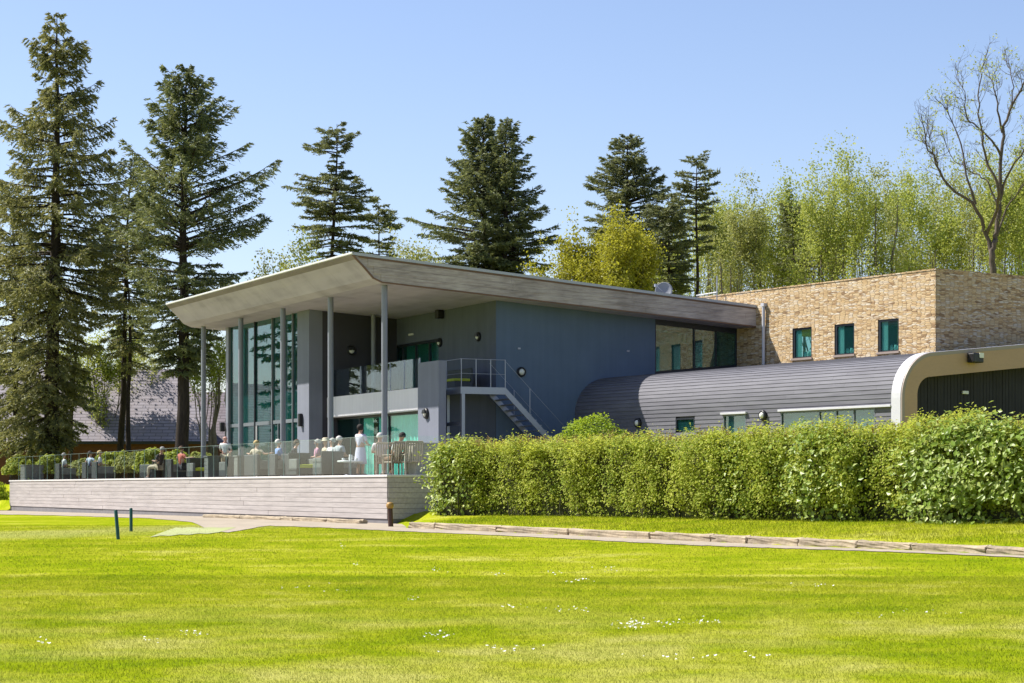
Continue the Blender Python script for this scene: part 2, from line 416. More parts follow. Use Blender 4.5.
M['ivy'] = foliage('broad_hedge_leaves', (.19, .30, .030), (.28, .37, .042), (.55, .60, .20), .3, .8, .42)
M['ivy2'] = foliage('broad_yellow_leaves', (.21, .31, .022), (.30, .38, .028), (.50, .53, .12), .3, .8, .45)
M['bush'] = foliage('bright_bush_leaves', (.24, .36, .012), (.32, .44, .016), (.42, .50, .06), .38, .8)
M['shrub'] = foliage('terrace_shrub_leaves', (.25, .34, .040), (.37, .42, .06), (.54, .54, .13), .36, .6)
M['twig'] = surf('twigs_and_shade_core', (.055, .055, .020), .9, .4, 4, 30, .5)  # stems, and the hedge core whose dark tone stands in for shade
M['redtip'] = foliage('reddish_new_shoots', (.30, .17, .05), (.36, .24, .06), (.40, .30, .09), .3, .8)
M['daisy'] = surf('daisy_petals', (.82, .82, .78), .7, .04)
M['edgeglass'] = surf('green_glass_edge', (.26, .36, .33), .3, .05)
M['noseband'] = surf('dark_nose_band', (.24, .20, .20), .7, .3, .8, 20)  # darker grey-brown strip along the roof nose
M['pipe'] = surf('pale_downpipe', (.62, .62, .66), .45, .06)
M['dish'] = surf('dish_grey', (.26, .27, .30), .5, .10)

# ================================================================== camera, sky and sun
cam = bpy.data.cameras.new('camera'); co = bpy.data.objects.new('camera', cam); COL.objects.link(co)
co.location = (0, 0, E); co.rotation_euler = (math.pi / 2, 0, 0)
cam.sensor_width = 36; cam.lens = 36 * F / 1024; cam.shift_y = (HY - 341.5) / 1024
cam.clip_start = .5; cam.clip_end = 9000
SC.camera = co
SUN_EL = math.radians(50.5); SH = np.array([-.947, .321]); SH /= np.linalg.norm(SH)
SDIR = Vector((SH[0] * math.cos(SUN_EL), SH[1] * math.cos(SUN_EL), math.sin(SUN_EL)))
sun = bpy.data.lights.new('sun', 'SUN'); sun.energy = 5.0; sun.angle = math.radians(.53); sun.color = (1, .955, .87)
so = bpy.data.objects.new('sun', sun); COL.objects.link(so); so.rotation_euler = SDIR.to_track_quat('Z', 'Y').to_euler(); so.location = (-40, 10, 60)
wd = bpy.data.worlds.new('World'); SC.world = wd; wd.use_nodes = True
wt = wd.node_tree; wt.nodes.clear()
sky = wt.nodes.new('ShaderNodeTexSky'); sky.sky_type = 'NISHITA'; sky.sun_disc = False
sky.sun_elevation = SUN_EL; sky.sun_rotation = math.atan2(SH[0], SH[1]); sky.altitude = 50
sky.air_density = SKY[0]; sky.dust_density = SKY[1]; sky.ozone_density = SKY[2]
bg = wt.nodes.new('ShaderNodeBackground'); bg.inputs['Strength'].default_value = SKY[3]
wo = wt.nodes.new('ShaderNodeOutputWorld'); tn = wt.nodes.new('ShaderNodeMix'); tn.data_type = 'RGBA'; tn.blend_type = 'MULTIPLY'; tn.inputs[0].default_value = 1; tn.inputs[7].default_value = (1.0, .95, 1.03, 1)
wt.links.new(sky.outputs[0], tn.inputs[6]); wt.links.new(tn.outputs[2], bg.inputs[0]); wt.links.new(bg.outputs[0], wo.inputs[0])
vs = SC.view_settings; vs.view_transform = 'Standard'; vs.look = 'None'; vs.gamma = 1; vs.exposure = EXPO; vs.use_curve_mapping = False
SC.cycles.max_bounces = 8; SC.cycles.transparent_max_bounces = 16; SC.cycles.diffuse_bounces = 3; SC.cycles.glossy_bounces = 4
SC.cycles.caustics_reflective = False; SC.cycles.caustics_refractive = False; SC.cycles.sample_clamp_indirect = 6
SC.cycles.use_denoising = True

# ================================================================== ground
K0 = np.array([-2.23, 55.7]); KD = np.array([11.71, -17.75]); KD /= np.linalg.norm(KD); KN = np.array([-KD[1], KD[0]])
LOWY = np.array([-80, 0, 15, 30, 50, 62, 80, 108, 160, 9000.]); LOWZ = np.array([-.3, 0, .1, .25, .43, .53, .5, .39, .4, .4])
def sstep(a, b, x):
    t = np.clip((x - a) / (b - a), 0, 1); return t * t * (3 - 2 * t)
def low(y):
    y = np.asarray(y, float)
    return sum(np.interp(y + d, LOWY, LOWZ) for d in (-6, -3, 0, 3, 6)) / 5
def gz(x, y):
    x = np.asarray(x, float); y = np.asarray(y, float)
    z = low(y) + .035 * np.sin(x * .35 + y * .11) * np.sin(y * .21 - x * .07) * sstep(5, 18, y) * (1 - sstep(45, 55, y))
    px, py = x - K0[0], y - K0[1]
    t = px * KD[0] + py * KD[1]; d = px * KN[0] + py * KN[1]
    right = sstep(-3.0, -2.45, x)
    rise = .13 * sstep(.30, .62, d) + .07 * np.clip(d, 0, 5) + 1.0 * sstep(6, 13, d)
    v = (x - O[0]) * Rv[0] + (y - O[1]) * Rv[1]
    left = sstep(-2.6, -1.2, v) * (1.80 - low(y))
    return z + right * rise * (d > 0) + (1 - right) * left
def ground_px(px, py):
    """point of the low lawn seen at a pixel of the photograph"""
    k = (px - CX) / F; s = (py - HY) / F; Y = 50.0
    for _ in range(60): Y = .5 * Y + .5 * (E - float(low(Y))) / s
    return k * Y, Y

xs = np.concatenate([-np.geomspace(36, 3000, 22)[::-1], np.arange(-35.5, 24, .5), np.geomspace(24.5, 3000, 22)])
ys = np.concatenate([[-80, -40, -15, 0, 5], np.arange(9, 118, .5), np.geomspace(119, 6000, 26)])
X, Y = np.meshgrid(xs, ys); Z = gz(X, Y)
V = np.stack([X, Y, Z], -1).reshape(-1, 3); nx, ny = len(xs), len(ys)
ii = (np.arange(ny - 1)[:, None] * nx + np.arange(nx - 1)[None]).ravel()
lawn = structure(put('lawn', mesh_np(V, [np.stack([ii, ii + 1, ii + nx + 1, ii + nx], 1)], True), M['lawn']))

# path between lawn, terrace wall and kerb
EDGE = np.array([(-40, 514), (0, 514.6), (60, 515.8), (150, 518.6), (194, 522.5), (201, 527), (214, 531.5), (229, 533), (247, 529.5), (268, 526), (330, 528.2), (440, 533.6), (560, 539.2), (700, 545.9), (860, 552.2), (1024, 559.4), (1100, 563.2), (1400, 575.2)], float)
def edge_y(px): return np.interp(px, EDGE[:, 0], EDGE[:, 1])
def far_pt(px):
    k = (px - CX) / F
    # terrace foot (v = -3.0) or kerb line
    if px < 405:
        u = u_on_v(px, -2.9); return W(-2.9, u)
    a = K0 - KN * .02; t = (k * a[1] - a[0]) / (KD[0] - k * KD[1]); p = a + t * KD
    return float(p[0]), float(p[1])
cols = np.arange(-60, 1400, 6.0); pv = []; NS = 5
for px in cols:
    ex, ey = ground_px(px, float(edge_y(px)) + .15 * math.sin(px * .21) + .10 * math.sin(px * .53)); fx, fy = far_pt(px)
    for j in range(NS):
        a = j / (NS - 1); x = ex + (fx - ex) * a; y = ey + (fy - ey) * a
        pv.append((x, y, float(gz(x, y) if px < 405 or j < NS - 1 else low(y)) + .014))
n = len(cols); ii = (np.arange(n - 1)[:, None] * NS + np.arange(NS - 1)[None]).ravel()
structure(put('path', mesh_np(pv, [np.stack([ii, ii + NS, ii + NS + 1, ii + 1], 1)], True), M['path']))
# worn green matting where the path meets the lawn
mv = []; mc = np.linspace(0, 1, 27)
for i, a in enumerate(mc):
    fx, fy = 176 + 60 * a, 528.0 + .25 * math.sin(a * 19); nx_, ny_ = 150 + 68 * a, 536.6 - 3.2 * a + .35 * math.sin(a * 23 + 1)
    for j in range(4):
        q = j / 3; x, y = ground_px(nx_ + (fx - nx_) * q, ny_ + (fy - ny_) * q); mv.append((x, y, float(gz(x, y)) + .016))
ii = (np.arange(len(mc) - 1)[:, None] * 4 + np.arange(3)[None]).ravel()
tag(put('grass_mat', mesh_np(mv, [np.stack([ii, ii + 4, ii + 5, ii + 1], 1)], True), M['mat']), 'pale green worn mat where the gravel path meets the lawn', 'mat')

# kerb blocks
def kerb(t0, t1, seed):
    r = random.Random(seed); L = t1 - t0 - .025; bm = bmesh.new(); bmesh.ops.create_cube(bm, size=1)
    bmesh.ops.subdivide_edges(bm, edges=bm.edges[:], cuts=5, use_grid_fill=True)
    for v in bm.verts:
        jx = .015 * (r.random() - .5)
        v.co = Vector((v.co.x * L + jx, v.co.y * .26 + .018 * (r.random() - .5), (v.co.z + .5) * .23 - .06 + (.022 * (r.random() - .6) if v.co.z > 0 else 0)))
    bmesh.ops.bevel(bm, geom=[e for e in bm.edges if e.calc_face_angle(0) > .9], offset=.02, segments=1, affect='EDGES')
    me = bpy.data.meshes.new('k'); bm.to_mesh(me); bm.free(); return me
def kerb_t(px):
    k = (px - CX) / F; return float((k * K0[1] - K0[0]) / (KD[0] - k * KD[1]))
jo = [410, 436, 498, 569, 651, 712, 748, 800, 858, 912, 988, 1040, 1100, 1165, 1240, 1320]
for i in range(len(jo) - 1):
    t0, t1 = kerb_t(jo[i]), kerb_t(jo[i + 1]); c = K0 + KD * (t0 + t1) / 2 + KN * .08
    o = put('kerb_block', kerb(t0, t1, i), M['kerb'], None, (c[0], c[1], float(low(c[1]))), math.atan2(KD[1], KD[0]) + random.uniform(-.006, .006))
    o.rotation_euler[1] = math.atan2(float(low((K0 + KD * t0)[1]) - low((K0 + KD * t1)[1])), t1 - t0)
    tag(o, 'weathered kerb block in the row along the grass strip below the hedge', 'kerb block', 'kerb blocks below the hedge')
jo = [206, 243, 284, 296, 330, 364]
for i in range(len(jo) - 1):
    v = -3.75; u0, u1 = u_on_v(jo[i], v), u_on_v(jo[i + 1], v); x, y = W(v, (u0 + u1) / 2)
    o = put('edging_stone', kerb(0, abs(u1 - u0), 40 + i), M['kerb'], None, (x, y, float(gz(x, y)) - .045), CANG + math.pi / 2)
    tag(o, 'low edging stone in the row at the foot of the timber terrace wall', 'edging stone', 'edging stones along the terrace foot')

# ================================================================== terrace
TU0, TU1, TV = -7.44, 43.75, -3.0
ter = thing('timber_terrace', 'long raised terrace faced with pale weathered horizontal timber boards', 'terrace', (*W(TV, (TU0 + TU1) / 2), .5), CANG)
tl = (-TV, -(TU0 + TU1) / 2, -.5)                      # child offset: mesh coordinates are (v, u, world z)
rr = random.Random(3)
def cladding(mb, axis, plane, a0, a1, zb, zt, nrow, out):
    h = (zt - zb) / nrow
    for i in range(nrow):
        a = a0
        while a < a1 - .01:
            b = min(a1, a + rr.uniform(3.4, 5.2)) if a > a0 else min(a1, a + rr.uniform(1.2, 5))
            d = rr.uniform(.026, .036); z0, z1 = zb + i * h + .004, zb + (i + 1) * h - .006
            if axis == 1: mb.box(plane + (-d if out < 0 else 0), plane + (0 if out < 0 else d), a + .002, b - .002, z0, z1)
            else: mb.box(a + .002, b - .002, plane + (-d if out < 0 else 0), plane + (0 if out < 0 else d), z0, z1)
            a = b
    return mb
body = MB()
v1 = 1.55
body.box(TV + .001, v1 + 3, TU0 + .001, TU1 - .001, .2, DECK - .14)
body.put('core', M['plinth'], ter, tl)
b = MB(); cladding(b, 1, TV, TU0, TU1, .66, DECK - .06, 8, -1); b.put('front_cladding', M['deckwall'], ter, tl)
b = MB(); cladding(b, 0, TU0, TV, v1 + 1, .66, DECK - .06, 8, -1); b.put('end_cladding', M['deckwall'], ter, tl)
b = MB(); cladding(b, 0, TU1, TV, v1 + 1, .66, DECK - .06, 8, 1); b.put('end_cladding', M['deckwall'], ter, tl)
b = MB(); 
for i in range(44):
    v = TV + .02 + i * .145
    if v < 3.3: b.box(v, v + .139, TU0, TU1, DECK - .03, DECK)
b.put('deck', M['deckfloor'], ter, tl)
MB().box(TV - .06, TV + .10, TU0 - .06, TU1 + .06, DECK - .058, DECK + .012, 0, .01).put('coping', M['coping'], ter, tl)
MB().box(TV + .102, v1 + 1, TU0 - .06, TU0 + .08, DECK - .058, DECK + .010, 0, .01).put('coping', M['coping'], ter, tl)

bal = thing('glass_balustrade', 'long frameless clear glass balustrade along the timber terrace edge', 'balustrade', (*W(TV, (TU0 + TU1) / 2), DECK), CANG)
bt = (-TV, -(TU0 + TU1) / 2, -DECK)
GH = 1.20; u = TU0 + .05; 
g0 = MB().box(TV + .02, TV + .035, 0, 1.5, DECK + .045, DECK + GH).mesh()
g0.materials.append(M['glassb'])
clamp = MB(); 
for cc in (.3, 1.2): clamp.box(TV + .012, TV + .045, cc - .02, cc + .02, DECK + .012, DECK + .10)
post = MB().box(TV + .018, TV + .036, -.004, .004, DECK + .012, DECK + GH + .002).mesh(); post.materials.append(M['edgeglass'])
while u < TU1 - 1.4:
    o = put('panel', g0, None, bal, (bt[0], bt[1] + u, bt[2]))
    o = put('post', post, None, bal, (bt[0], bt[1] + u - .02, bt[2]))
    u += 1.54
MB().box(TV + .016, TV + .039, TU0 + .05, TU1 - .3, DECK + GH - .004, DECK + GH + .004).put('top_edge', M['edgeglass'], bal, bt)
for i in range(2):
    a = TV + .06 + i * 1.5
    MB().box(a, a + 1.44, TU0 + .02, TU0 + .035, DECK + .045, DECK + GH).put('panel', M['glassb'], bal, bt)

# ================================================================== clubhouse
club = thing('clubhouse', 'grey rendered clubhouse with oversailing sloped roof on slender posts and tall teal glazing', 'building', (*W(0, 10), 1.0), CANG)
cl = (0, -10, -1.0)
def ztop(v): return 7.914 + E - .0718 * (v + 1.351)
def zbot(v): return 6.95 + E - .065 * (v + .277)
UR, UL, VE = -.40, 20.95, 15.04
nose = [(-1.351, ztop(-1.351)), (-1.372, ztop(-1.351) - .05), (-1.35, ztop(-1.351) - .09), (-1.24, ztop(-1.351) - .21), (-.97, ztop(-1.351) - .46), (-.62, 7.09 + E), (-.277, zbot(-.277))]
prof = [(VE, ztop(VE))] + nose + [(VE, zbot(VE))]
rb = MB()
# roof slab: top and ends in metal, underside a separate soffit material slot
n = len(prof)
vs_ = [(p[0], UR, p[1]) for p in prof] + [(p[0], UL, p[1]) for p in prof]
for i in range(n):
    j = (i + 1) % n
    rb.add([vs_[i], vs_[j], vs_[n + j], vs_[n + i]], [(0, 1, 2, 3)], 0 if i in (0, n - 1) else (2 if i == 1 else (3 if i in (2, 3) else 1)), i in (3, 4, 5, 6))
rb.add(vs_[:n], [list(range(n))], 1); rb.add(vs_[n:], [list(range(n))], 2)
roof = rb.put('roof', [M['roofmetal'], M['soffit'], M['edgetrim'], M['noseband']], club, cl)
# side fascia boards: three long planks standing proud of the slab end
fb = MB()
def fpoly(v0, v1, f0, f1, u0, u1):
    def zf(v, f): return zbot(v) + (ztop(v) - .07 - zbot(v)) * f
    fb.prism([(v0, zf(v0, f0) + .003), (v1, zf(v1, f0) + .003), (v1, zf(v1, f1) - .003), (v0, zf(v0, f1) - .003)], 1, u0, u1)
for k in range(3):
    f0, f1 = .06 + k * .29, .06 + (k + 1) * .29
    st = -.277 - (.80 * (f0 ** .8)); v = st + .05
    while v < VE:
        w = min(VE, v + rr.uniform(4, 6)); fpoly(v, w - .004, f0, f1, UR - .05, UR - .002); v = w
fb.prism([(p[0] + .012, p[1] - .004) for p in prof[1:]] + [(VE - .01, zbot(VE) + .01), (VE - .01, ztop(VE) - .07)], 1, UR - .028, UR - .003) if False else fb.prism([(VE - .01, ztop(VE) - .08), (-1.25, ztop(-1.25) - .08)] + [(p[0] + .03, p[1] + .02) for p in nose[2:]] + [(VE - .01, zbot(VE) + .02)], 1, UR - .028, UR - .003)
fb.put('fascia', M['fascia'], club, cl)
bb = MB()
for (f0, f1, st) in ((0, .055, -.25), (.935, 1.0, -1.12)):
    def zf(v, f): return zbot(v) + (ztop(v) - .07 - zbot(v)) * f
    bb.prism([(st, zf(st, f0)), (VE, zf(VE, f0)), (VE, zf(VE, f1)), (st, zf(st, f1))], 1, UR - .062, UR - .003)
# raked batten along the nose profile
pn = nose[2:]
for a, c in zip(pn[:-1], pn[1:]):
    d = Vector((c[0] - a[0], c[1] - a[1])).normalized(); q = Vector((-d.y, d.x)) * .07
    bb.prism([a, c, (c[0] + abs(q.x), c[1] + abs(q.y) * .6), (a[0] + abs(q.x), a[1] + abs(q.y) * .6)], 1, UR - .066, UR - .004)
bb.put('batten', M['batten'], club, cl)
e = MB().prism([(-1.36, ztop(-1.36) - .065), (VE + .02, ztop(VE) - .065), (VE + .02, ztop(VE) + .03), (-1.36, ztop(-1.36) + .03)], 1, UR - .09, UR + .06)
e.put('roof_trim', M['roofmetal'], club, cl)
e = MB().box(-1.40, -1.30, UR - .09, UL + .05, ztop(-1.351) - .04, ztop(-1.351) + .033, 0, .015)
e.put('roof_trim', M['edgetrim'], club, cl)
# posts
for px in (203.6, 240.9, 283, 330.6, 384.5):
    u = u_on_v(px, 0); p = MB().tube([(0, u, DECK), (0, u, zbot(0) + .02)], .105, 16)
    p.lathe([(.0, 0), (.17, 0), (.17, .02), (.0, .02)], (0, u, DECK), 16)
    p.put('post', M['pole'], club, cl)
u = u_on_v(373.5, 3.3); MB().tube([(3.3, u, 3.5 + E), (3.3, u, zbot(3.3) + .02)], .095, 16).put('post', M['pole'], club, cl)

UB = u_on_v(309, .85); UW = .6; FL = 3.48 + E; SB = 2.72 + E; VB = 4.52; VG = .9
# left block
ug1 = u_on_v(229.5, VG); UBL = ug1 + .35
w = MB()
w.box(VG - .05, VG + .35, ug1, UBL, 1.6, zbot(VG) + .03)                         # corner pilaster
w.put('corner_pilaster', M['pole'], club, cl)
w = MB(); wall_cells(w, 0, UBL, UBL - .25, VG + .35, 15.0, 1.0, lambda a: zbot(a) + .02, [], 0); w.put('side_wall', M['greywall'], club, cl)
up = u_on_v(298.5, VG)
w = MB().box(VG - .05, VG + .5, UB, up, DECK, zbot(VG) + .02); w.put('pier', M['pier'], club, cl)
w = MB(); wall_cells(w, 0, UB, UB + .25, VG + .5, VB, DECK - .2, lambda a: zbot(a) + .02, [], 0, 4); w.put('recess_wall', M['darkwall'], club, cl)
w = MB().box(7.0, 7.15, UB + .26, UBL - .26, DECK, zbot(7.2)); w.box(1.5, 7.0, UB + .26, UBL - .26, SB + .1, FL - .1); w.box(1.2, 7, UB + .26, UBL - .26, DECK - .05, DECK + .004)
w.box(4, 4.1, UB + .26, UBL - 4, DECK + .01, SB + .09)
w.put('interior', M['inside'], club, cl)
gl = MB(); zt0, zt1 = DECK + .05, zbot(VG) + .01
TR = zc(422.5, VG, u_on_v(270, VG))
mx = [229.5, 254.5, 272, 292.5, 298.5]; us = [u_on_v(p, VG) for p in mx]
us = [us[0], (us[0] + us[1]) / 2 + .35] + us[1:]
us = sorted(us)
gz_t = MB().box(VG + .02, VG + .10, us[0], us[-1], TR - .07, TR + .07).box(VG + .02, VG + .1, us[0], us[-1], DECK, DECK + .08)
glz = gz_t.put('curtain_glazing', M['mullion'], club, cl)
for i in range(len(us) - 1):
    for (z0, z1) in ((zt0, TR - .07), (TR + .07, zt1)):
        MB().box(VG + .05, VG + .07, us[i] + .02, us[i + 1] - .02, z0, z1).put('pane', M['glass'], glz)
for i, uu in enumerate(us):
    MB().box(VG - .02, VG + .12, uu - .035, uu + .035, DECK, zt1).put('mullion', M['mullion'] if i != 3 else M['frame'], glz)
for px in (256.3, 278):
    uu = u_on_v(px, VG); MB().box(VG - .01, VG + .04, uu - .03, uu + .03, DECK, TR - .08).put('mullion', M['white'] if px < 260 else M['mullion'], glz)

# recess: back wall with door opening, balcony, ground-floor glazing
vbk = VB; du0, du1 = u_on_v(438.5, VB), u_on_v(391, VB)
zd1 = zc(338.5, VB, du0)
w = MB(); wall_cells(w, 1, VB, VB + .25, UW + .004, UB + .2, DECK - .3, lambda a: zbot(VB) + .02, [(du0, du1, FL, zd1)], 0); w.put('front_wall', M['greywall'], club, cl)
dr = MB()
uu = [du0, du0 + (du1 - du0) * .22, du0 + (du1 - du0) * .5, du0 + (du1 - du0) * .78, du1]
for a in uu: dr.box(VB + .06, VB + .16, max(du0, a - .05), min(du1, a + .05), FL, zd1)
dr.box(VB + .06, VB + .16, du0, du1, zd1 - .1, zd1 - .002).box(VB + .06, VB + .16, du0, du1, FL, FL + .08)
dro = dr.put('balcony_door', M['frame'], club, cl)
for i in range(4): MB().box(VB + .10, VB + .12, uu[i] + .05, uu[i + 1] - .05, FL + .08, zd1 - .1).put('pane', M['glassw'], dro)
MB().box(VB + .9, VB + 1.0, du0 - .5, du1 + .5, FL - .05, zd1 + .4).put('interior', M['inside2'], club, cl)
VS = 1.6
ba = MB().box(VS, VB - .002, .8, UB - .002, SB, FL - .004).put('balcony', M['slab'], club, cl)
w = MB().box(VS - .012, VS - .002, .8, UB - .01, SB + .02, FL + .015); w.put('slab_face', M['slab'], ba)
bp = [u_on_v(p, VS) for p in (417.5, 402, 388, 358.5, 317)] ; bp = [max(.85, bp[0])] + bp[1:-1] + [UB - .1]
for i in range(4): MB().box(VS + .08, VS + .095, bp[i] + .012, bp[i + 1] - .012, FL + .04, FL + 1.05).put('panel', M['glassb2'], ba)
for a in bp: MB().box(VS + .07, VS + .105, a - .014, a + .014, FL, FL + 1.06).put('rail_post', M['galv'], ba)
pt = zc(363, VS, .8)
w = MB().box(VS - .006, VS + .28, -.95, .798, DECK, pt, 0, .01); w.put('stair_pier', M['pier'], club, cl)
VGF = 2.0; gf = [.85] + [u_on_v(p, VGF) for p in (388.5, 359.5, 328)] + [UB - .03]
w = MB().box(VGF - .02, VGF + .1, .8, UB - .01, SB - .09, SB - .004).box(VGF - .02, VGF + .1, .8, UB - .01, DECK, DECK + .07)
gfo = w.put('ground_floor_glazing', M['frame'], club, cl)
for i in range(4): MB().box(VGF + .03, VGF + .045, gf[i] + .03, gf[i + 1] - .03, DECK + .07, SB - .09).put('pane', M['glassg'], gfo)
for a in gf: MB().box(VGF - .01, VGF + .1, a - .03, a + .03, DECK + .07, SB - .09).put('mullion', M['frame'], gfo)
for (a, c) in ((gf[0] + .1, gf[1] + 1.2), (gf[1] + 1.9, gf[2] - .1)):
    k = int((c - a) / .05); q = np.linspace(a, c, k); vv = VGF + .17 + .05 * np.sin(q * 21) + .02 * np.sin(q * 47 + 1)
    cv = [(vv[i], q[i], z) for i in range(k) for z in (DECK + .05, SB - .1)]
    put('curtain', mesh_np(cv, [np.array([(2 * i, 2 * i + 2, 2 * i + 3, 2 * i + 1) for i in range(k - 1)])], True), M['curtain'], gfo)
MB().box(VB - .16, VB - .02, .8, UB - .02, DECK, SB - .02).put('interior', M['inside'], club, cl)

MB().box(1.9, VB - .004, .62, .795, DECK - .3, FL - .012).put('lower_wall', M['greywall'], club, cl)
# blue side wall and its long window
vw0, vw1 = v_on_u(655.2, UW), v_on_u(737.5, UW); ZSL = 4.10 + E
w = MB(); wall_cells(w, 0, UW, UW + .3, VB + .004, vw0, .8, lambda a: zbot(a) + .02, [], 0, 3)
wall_cells(w, 0, UW, UW + .3, vw0, 15.02, .8, lambda a: ZSL, [], 0)
w.put('side_wall', M['bluewall'], club, cl)
def wz0(v): return 4.13 + E + (v - vw0) * .098
def wz1(v): return zbot(v) - .10
f = MB()
def wp(v0, v1, lo, hi, u0, u1): f.prism([(v0, lo(v0)), (v1, lo(v1)), (v1, hi(v1)), (v0, hi(v0))], 1, u0, u1)
wp(vw0, vw1, lambda v: wz0(v) - .3, lambda v: wz0(v) + .16, UW + .02, UW + .14)
wp(vw0, vw1, lambda v: wz1(v) - .09, lambda v: zbot(v) + .01, UW + .02, UW + .14)
mul_v = [vw0, v_on_u(694.8, UW), v_on_u(716.5, UW), vw1]
for i, a in enumerate(mul_v):
    hw = .05 if i in (0, 3) else .018
    a0, a1 = max(vw0, a - hw), min(vw1, a + hw)
    wp(a0, a1, lambda v: wz0(v) + .16, lambda v: wz1(v) - .09, UW + .02, UW + .14)
wo_ = f.put('long_window', M['frame'], club, cl)
for i in range(3):
    f = MB(); wp(mul_v[i] + .02, mul_v[i + 1] - .02, lambda v: wz0(v) + .1, lambda v: wz1(v) - .05, UW + .07, UW + .09); f.put('pane', M['glassw'], wo_)
f = MB().box(vw0 - 1, 15, UW + 3, UW + 3.1, 3 + E, 6.1 + E).box(vw0 - 1, 15, UW + .31, UW + 3, 3.7 + E, 3.8 + E).box(vw0 - 1.1, vw0 - 1, UW + .3, UW + 3, 3.7 + E, 6.2 + E); f.put('interior', M['inside2'], club, cl)
f = MB().box(v_on_u(721, UW) , vw1 - .3, UW + 2.9, UW + 2.98, 3.8 + E, 5.6 + E); f.put('inner_door', M['black'], club, cl)
# back and hidden walls
MB().box(14.8, 15.0, UW + .3, UBL - .26, 1, zbot(15)).put('back_wall', M['greywall'], club, cl)
def bulkhead(parent, p, axis, off, r=.17, eyelid=True):
    """round wall light; axis = local direction index it faces along, sign in off"""
    rot = Matrix.Rotation(math.pi / 2 * (-1 if off > 0 else 1) * (-1), 4, 'Y') if axis == 0 else Matrix.Rotation(math.pi / 2 * (-1 if off > 0 else 1), 4, 'X')
    b = MB().lathe([(0, 0), (r, 0), (r, .05), (r * .86, .09), (r * .66, .095), (r * .62, .07), (0, .07)], p, 20, 0, rot).put('wall_light', M['black'], parent[0], parent[1])
    l = MB().lathe([(r * .62, .066), (r * .5, .11), (r * .25, .13), (0, .135)], p, 18, 0, rot)
    l.put('lens', M['lens'], b)
    if eyelid:
        h = MB(); vs = []; sg = -1 if off > 0 else 1
        for j in range(11):
            a = math.pi * j / 10
            for (q, zz) in ((r * .66, .09), (r * .70, .145), (r * .1, .15)):
                c, d = q * math.cos(a), q * math.sin(a) * sg
                vs.append(rot @ Vector((c, d, zz) if axis == 1 else (d, c, zz)))
        vs = [(v.x + p[0], v.y + p[1], v.z + p[2]) for v in vs]
        h.add(vs, [(3 * j + k, 3 * j + k + 1, 3 * j + 3 + k + 1, 3 * j + 3 + k) for j in range(10) for k in range(2)])
        h.put('eyelid', M['black'], b)
    return b
CP = (club, cl)
def on_front(px, py, v): u = u_on_v(px, v); return (v, u, zc(py, v, u))
def on_side(px, py, u): v = v_on_u(px, u); return (v, u, zc(py, v, u))
bulkhead(CP, on_side(351, 350.5, UB), 1, -1, .19)
bulkhead(CP, on_front(440.5, 342.5, VB - .002), 0, -1)
bulkhead(CP, on_front(479, 336.8, VB - .002), 0, -1)
bulkhead(CP, on_front(426.8, 413.5, VS - .008), 0, -1, .19)
bulkhead(CP, on_side(521, 372, UW), 1, -1, .18, False)
for (px, py) in ((443, 314.5), (394, 325)):
    p = on_front(px, py, VB); MB().box(p[0] - .28, p[0] - .02, p[1] - .14, p[1] + .14, p[2] - .16, p[2] + .16, 0, .03).box(p[0] - .04, p[0] - .001, p[1] - .05, p[1] + .05, p[2] - .05, p[2] + .05).put('speaker', M['black'], club, cl)
p = on_front(412, 334.5, VB); MB().box(p[0] - .08, p[0] - .001, p[1] - .2, p[1] + .2, p[2] - .04, p[2] + .04, 0, .02).put('emergency_light', M['white'], club, cl)
p = on_front(302, 420, VG - .05); MB().box(p[0] - .15, p[0] - .001, p[1] - .1, p[1] + .1, p[2] - .25, p[2] + .25, 0, .03).put('pier_light', M['black'], club, cl)
p = on_front(224.5, 427, VG - .05); MB().box(p[0] - .2, p[0] - .001, p[1] - .1, p[1] + .1, p[2] - .2, p[2] + .2, 0, .03).put('pier_light', M['black'], club, cl)
for (px, py) in ((519, 348.5), (628, 351)):
    p = on_side(px, py, UW); MB().box(p[0] - .05, p[0] + .05, UW - .03, UW - .001, p[2] - .03, p[2] + .03).put('wall_fixing', M['galv'], club, cl)

# metal staircase
st = thing('metal_staircase', 'galvanised steel outside staircase with railed landing against the blue wall', 'staircase', (*W(4.2, -.2), DECK), CANG)
sl = (-4.2, .2, -DECK)
LV0, LV1, LU0, LU1 = 2.52, 4.2, -.80, .55
MB().box(LV0, LV1, LU0, LU1, FL - .16, FL - .10).box(LV0, LV1, LU0 - .05, LU0, FL - .24, FL).box(LV0 - .05, LV0, LU0 - .05, LU1, FL - .24, FL).put('landing', M['galv'], st, sl)
RUN, DROP = 3.2, FL - DECK
for uu in (LU0, LU1 - .1):
    MB().prism([(LV1, FL - .26), (LV1, FL), (LV1 + RUN, FL - DROP + .02), (LV1 + RUN - .25, FL - DROP)], 1, uu - .03, uu + .03).put('stringer', M['galv'], st, sl)
NT_ = 16
for i in range(NT_):
    v = LV1 + RUN * (i + .6) / NT_; z = FL - DROP * (i + 1) / (NT_ + 1)
    MB().box(v - .11, v + .12, LU0 + .035, LU1 - .135, z - .035, z).put('tread', M['galv'], st, sl)
for (v, uu, w_) in ((LV0 + .05, LU0, .06), (LV0 + .08, LU1 - .05, .05), (LV1 - .1, LU0, .05)):
    if v < 4: MB().box(v - w_, v + w_, uu - w_, uu + w_, DECK, FL - .24).put('leg', M['galv'], st, sl)
MB().box(LV0 + .0, LV0 + .1, LU0 + .06, LU1 - .1, FL - 1.32, FL - 1.2).put('brace', M['galv'], st, sl)
def rail(pts, r=.016): MB().tube(pts, r, 8).put('handrail', M['galv'], st, sl)
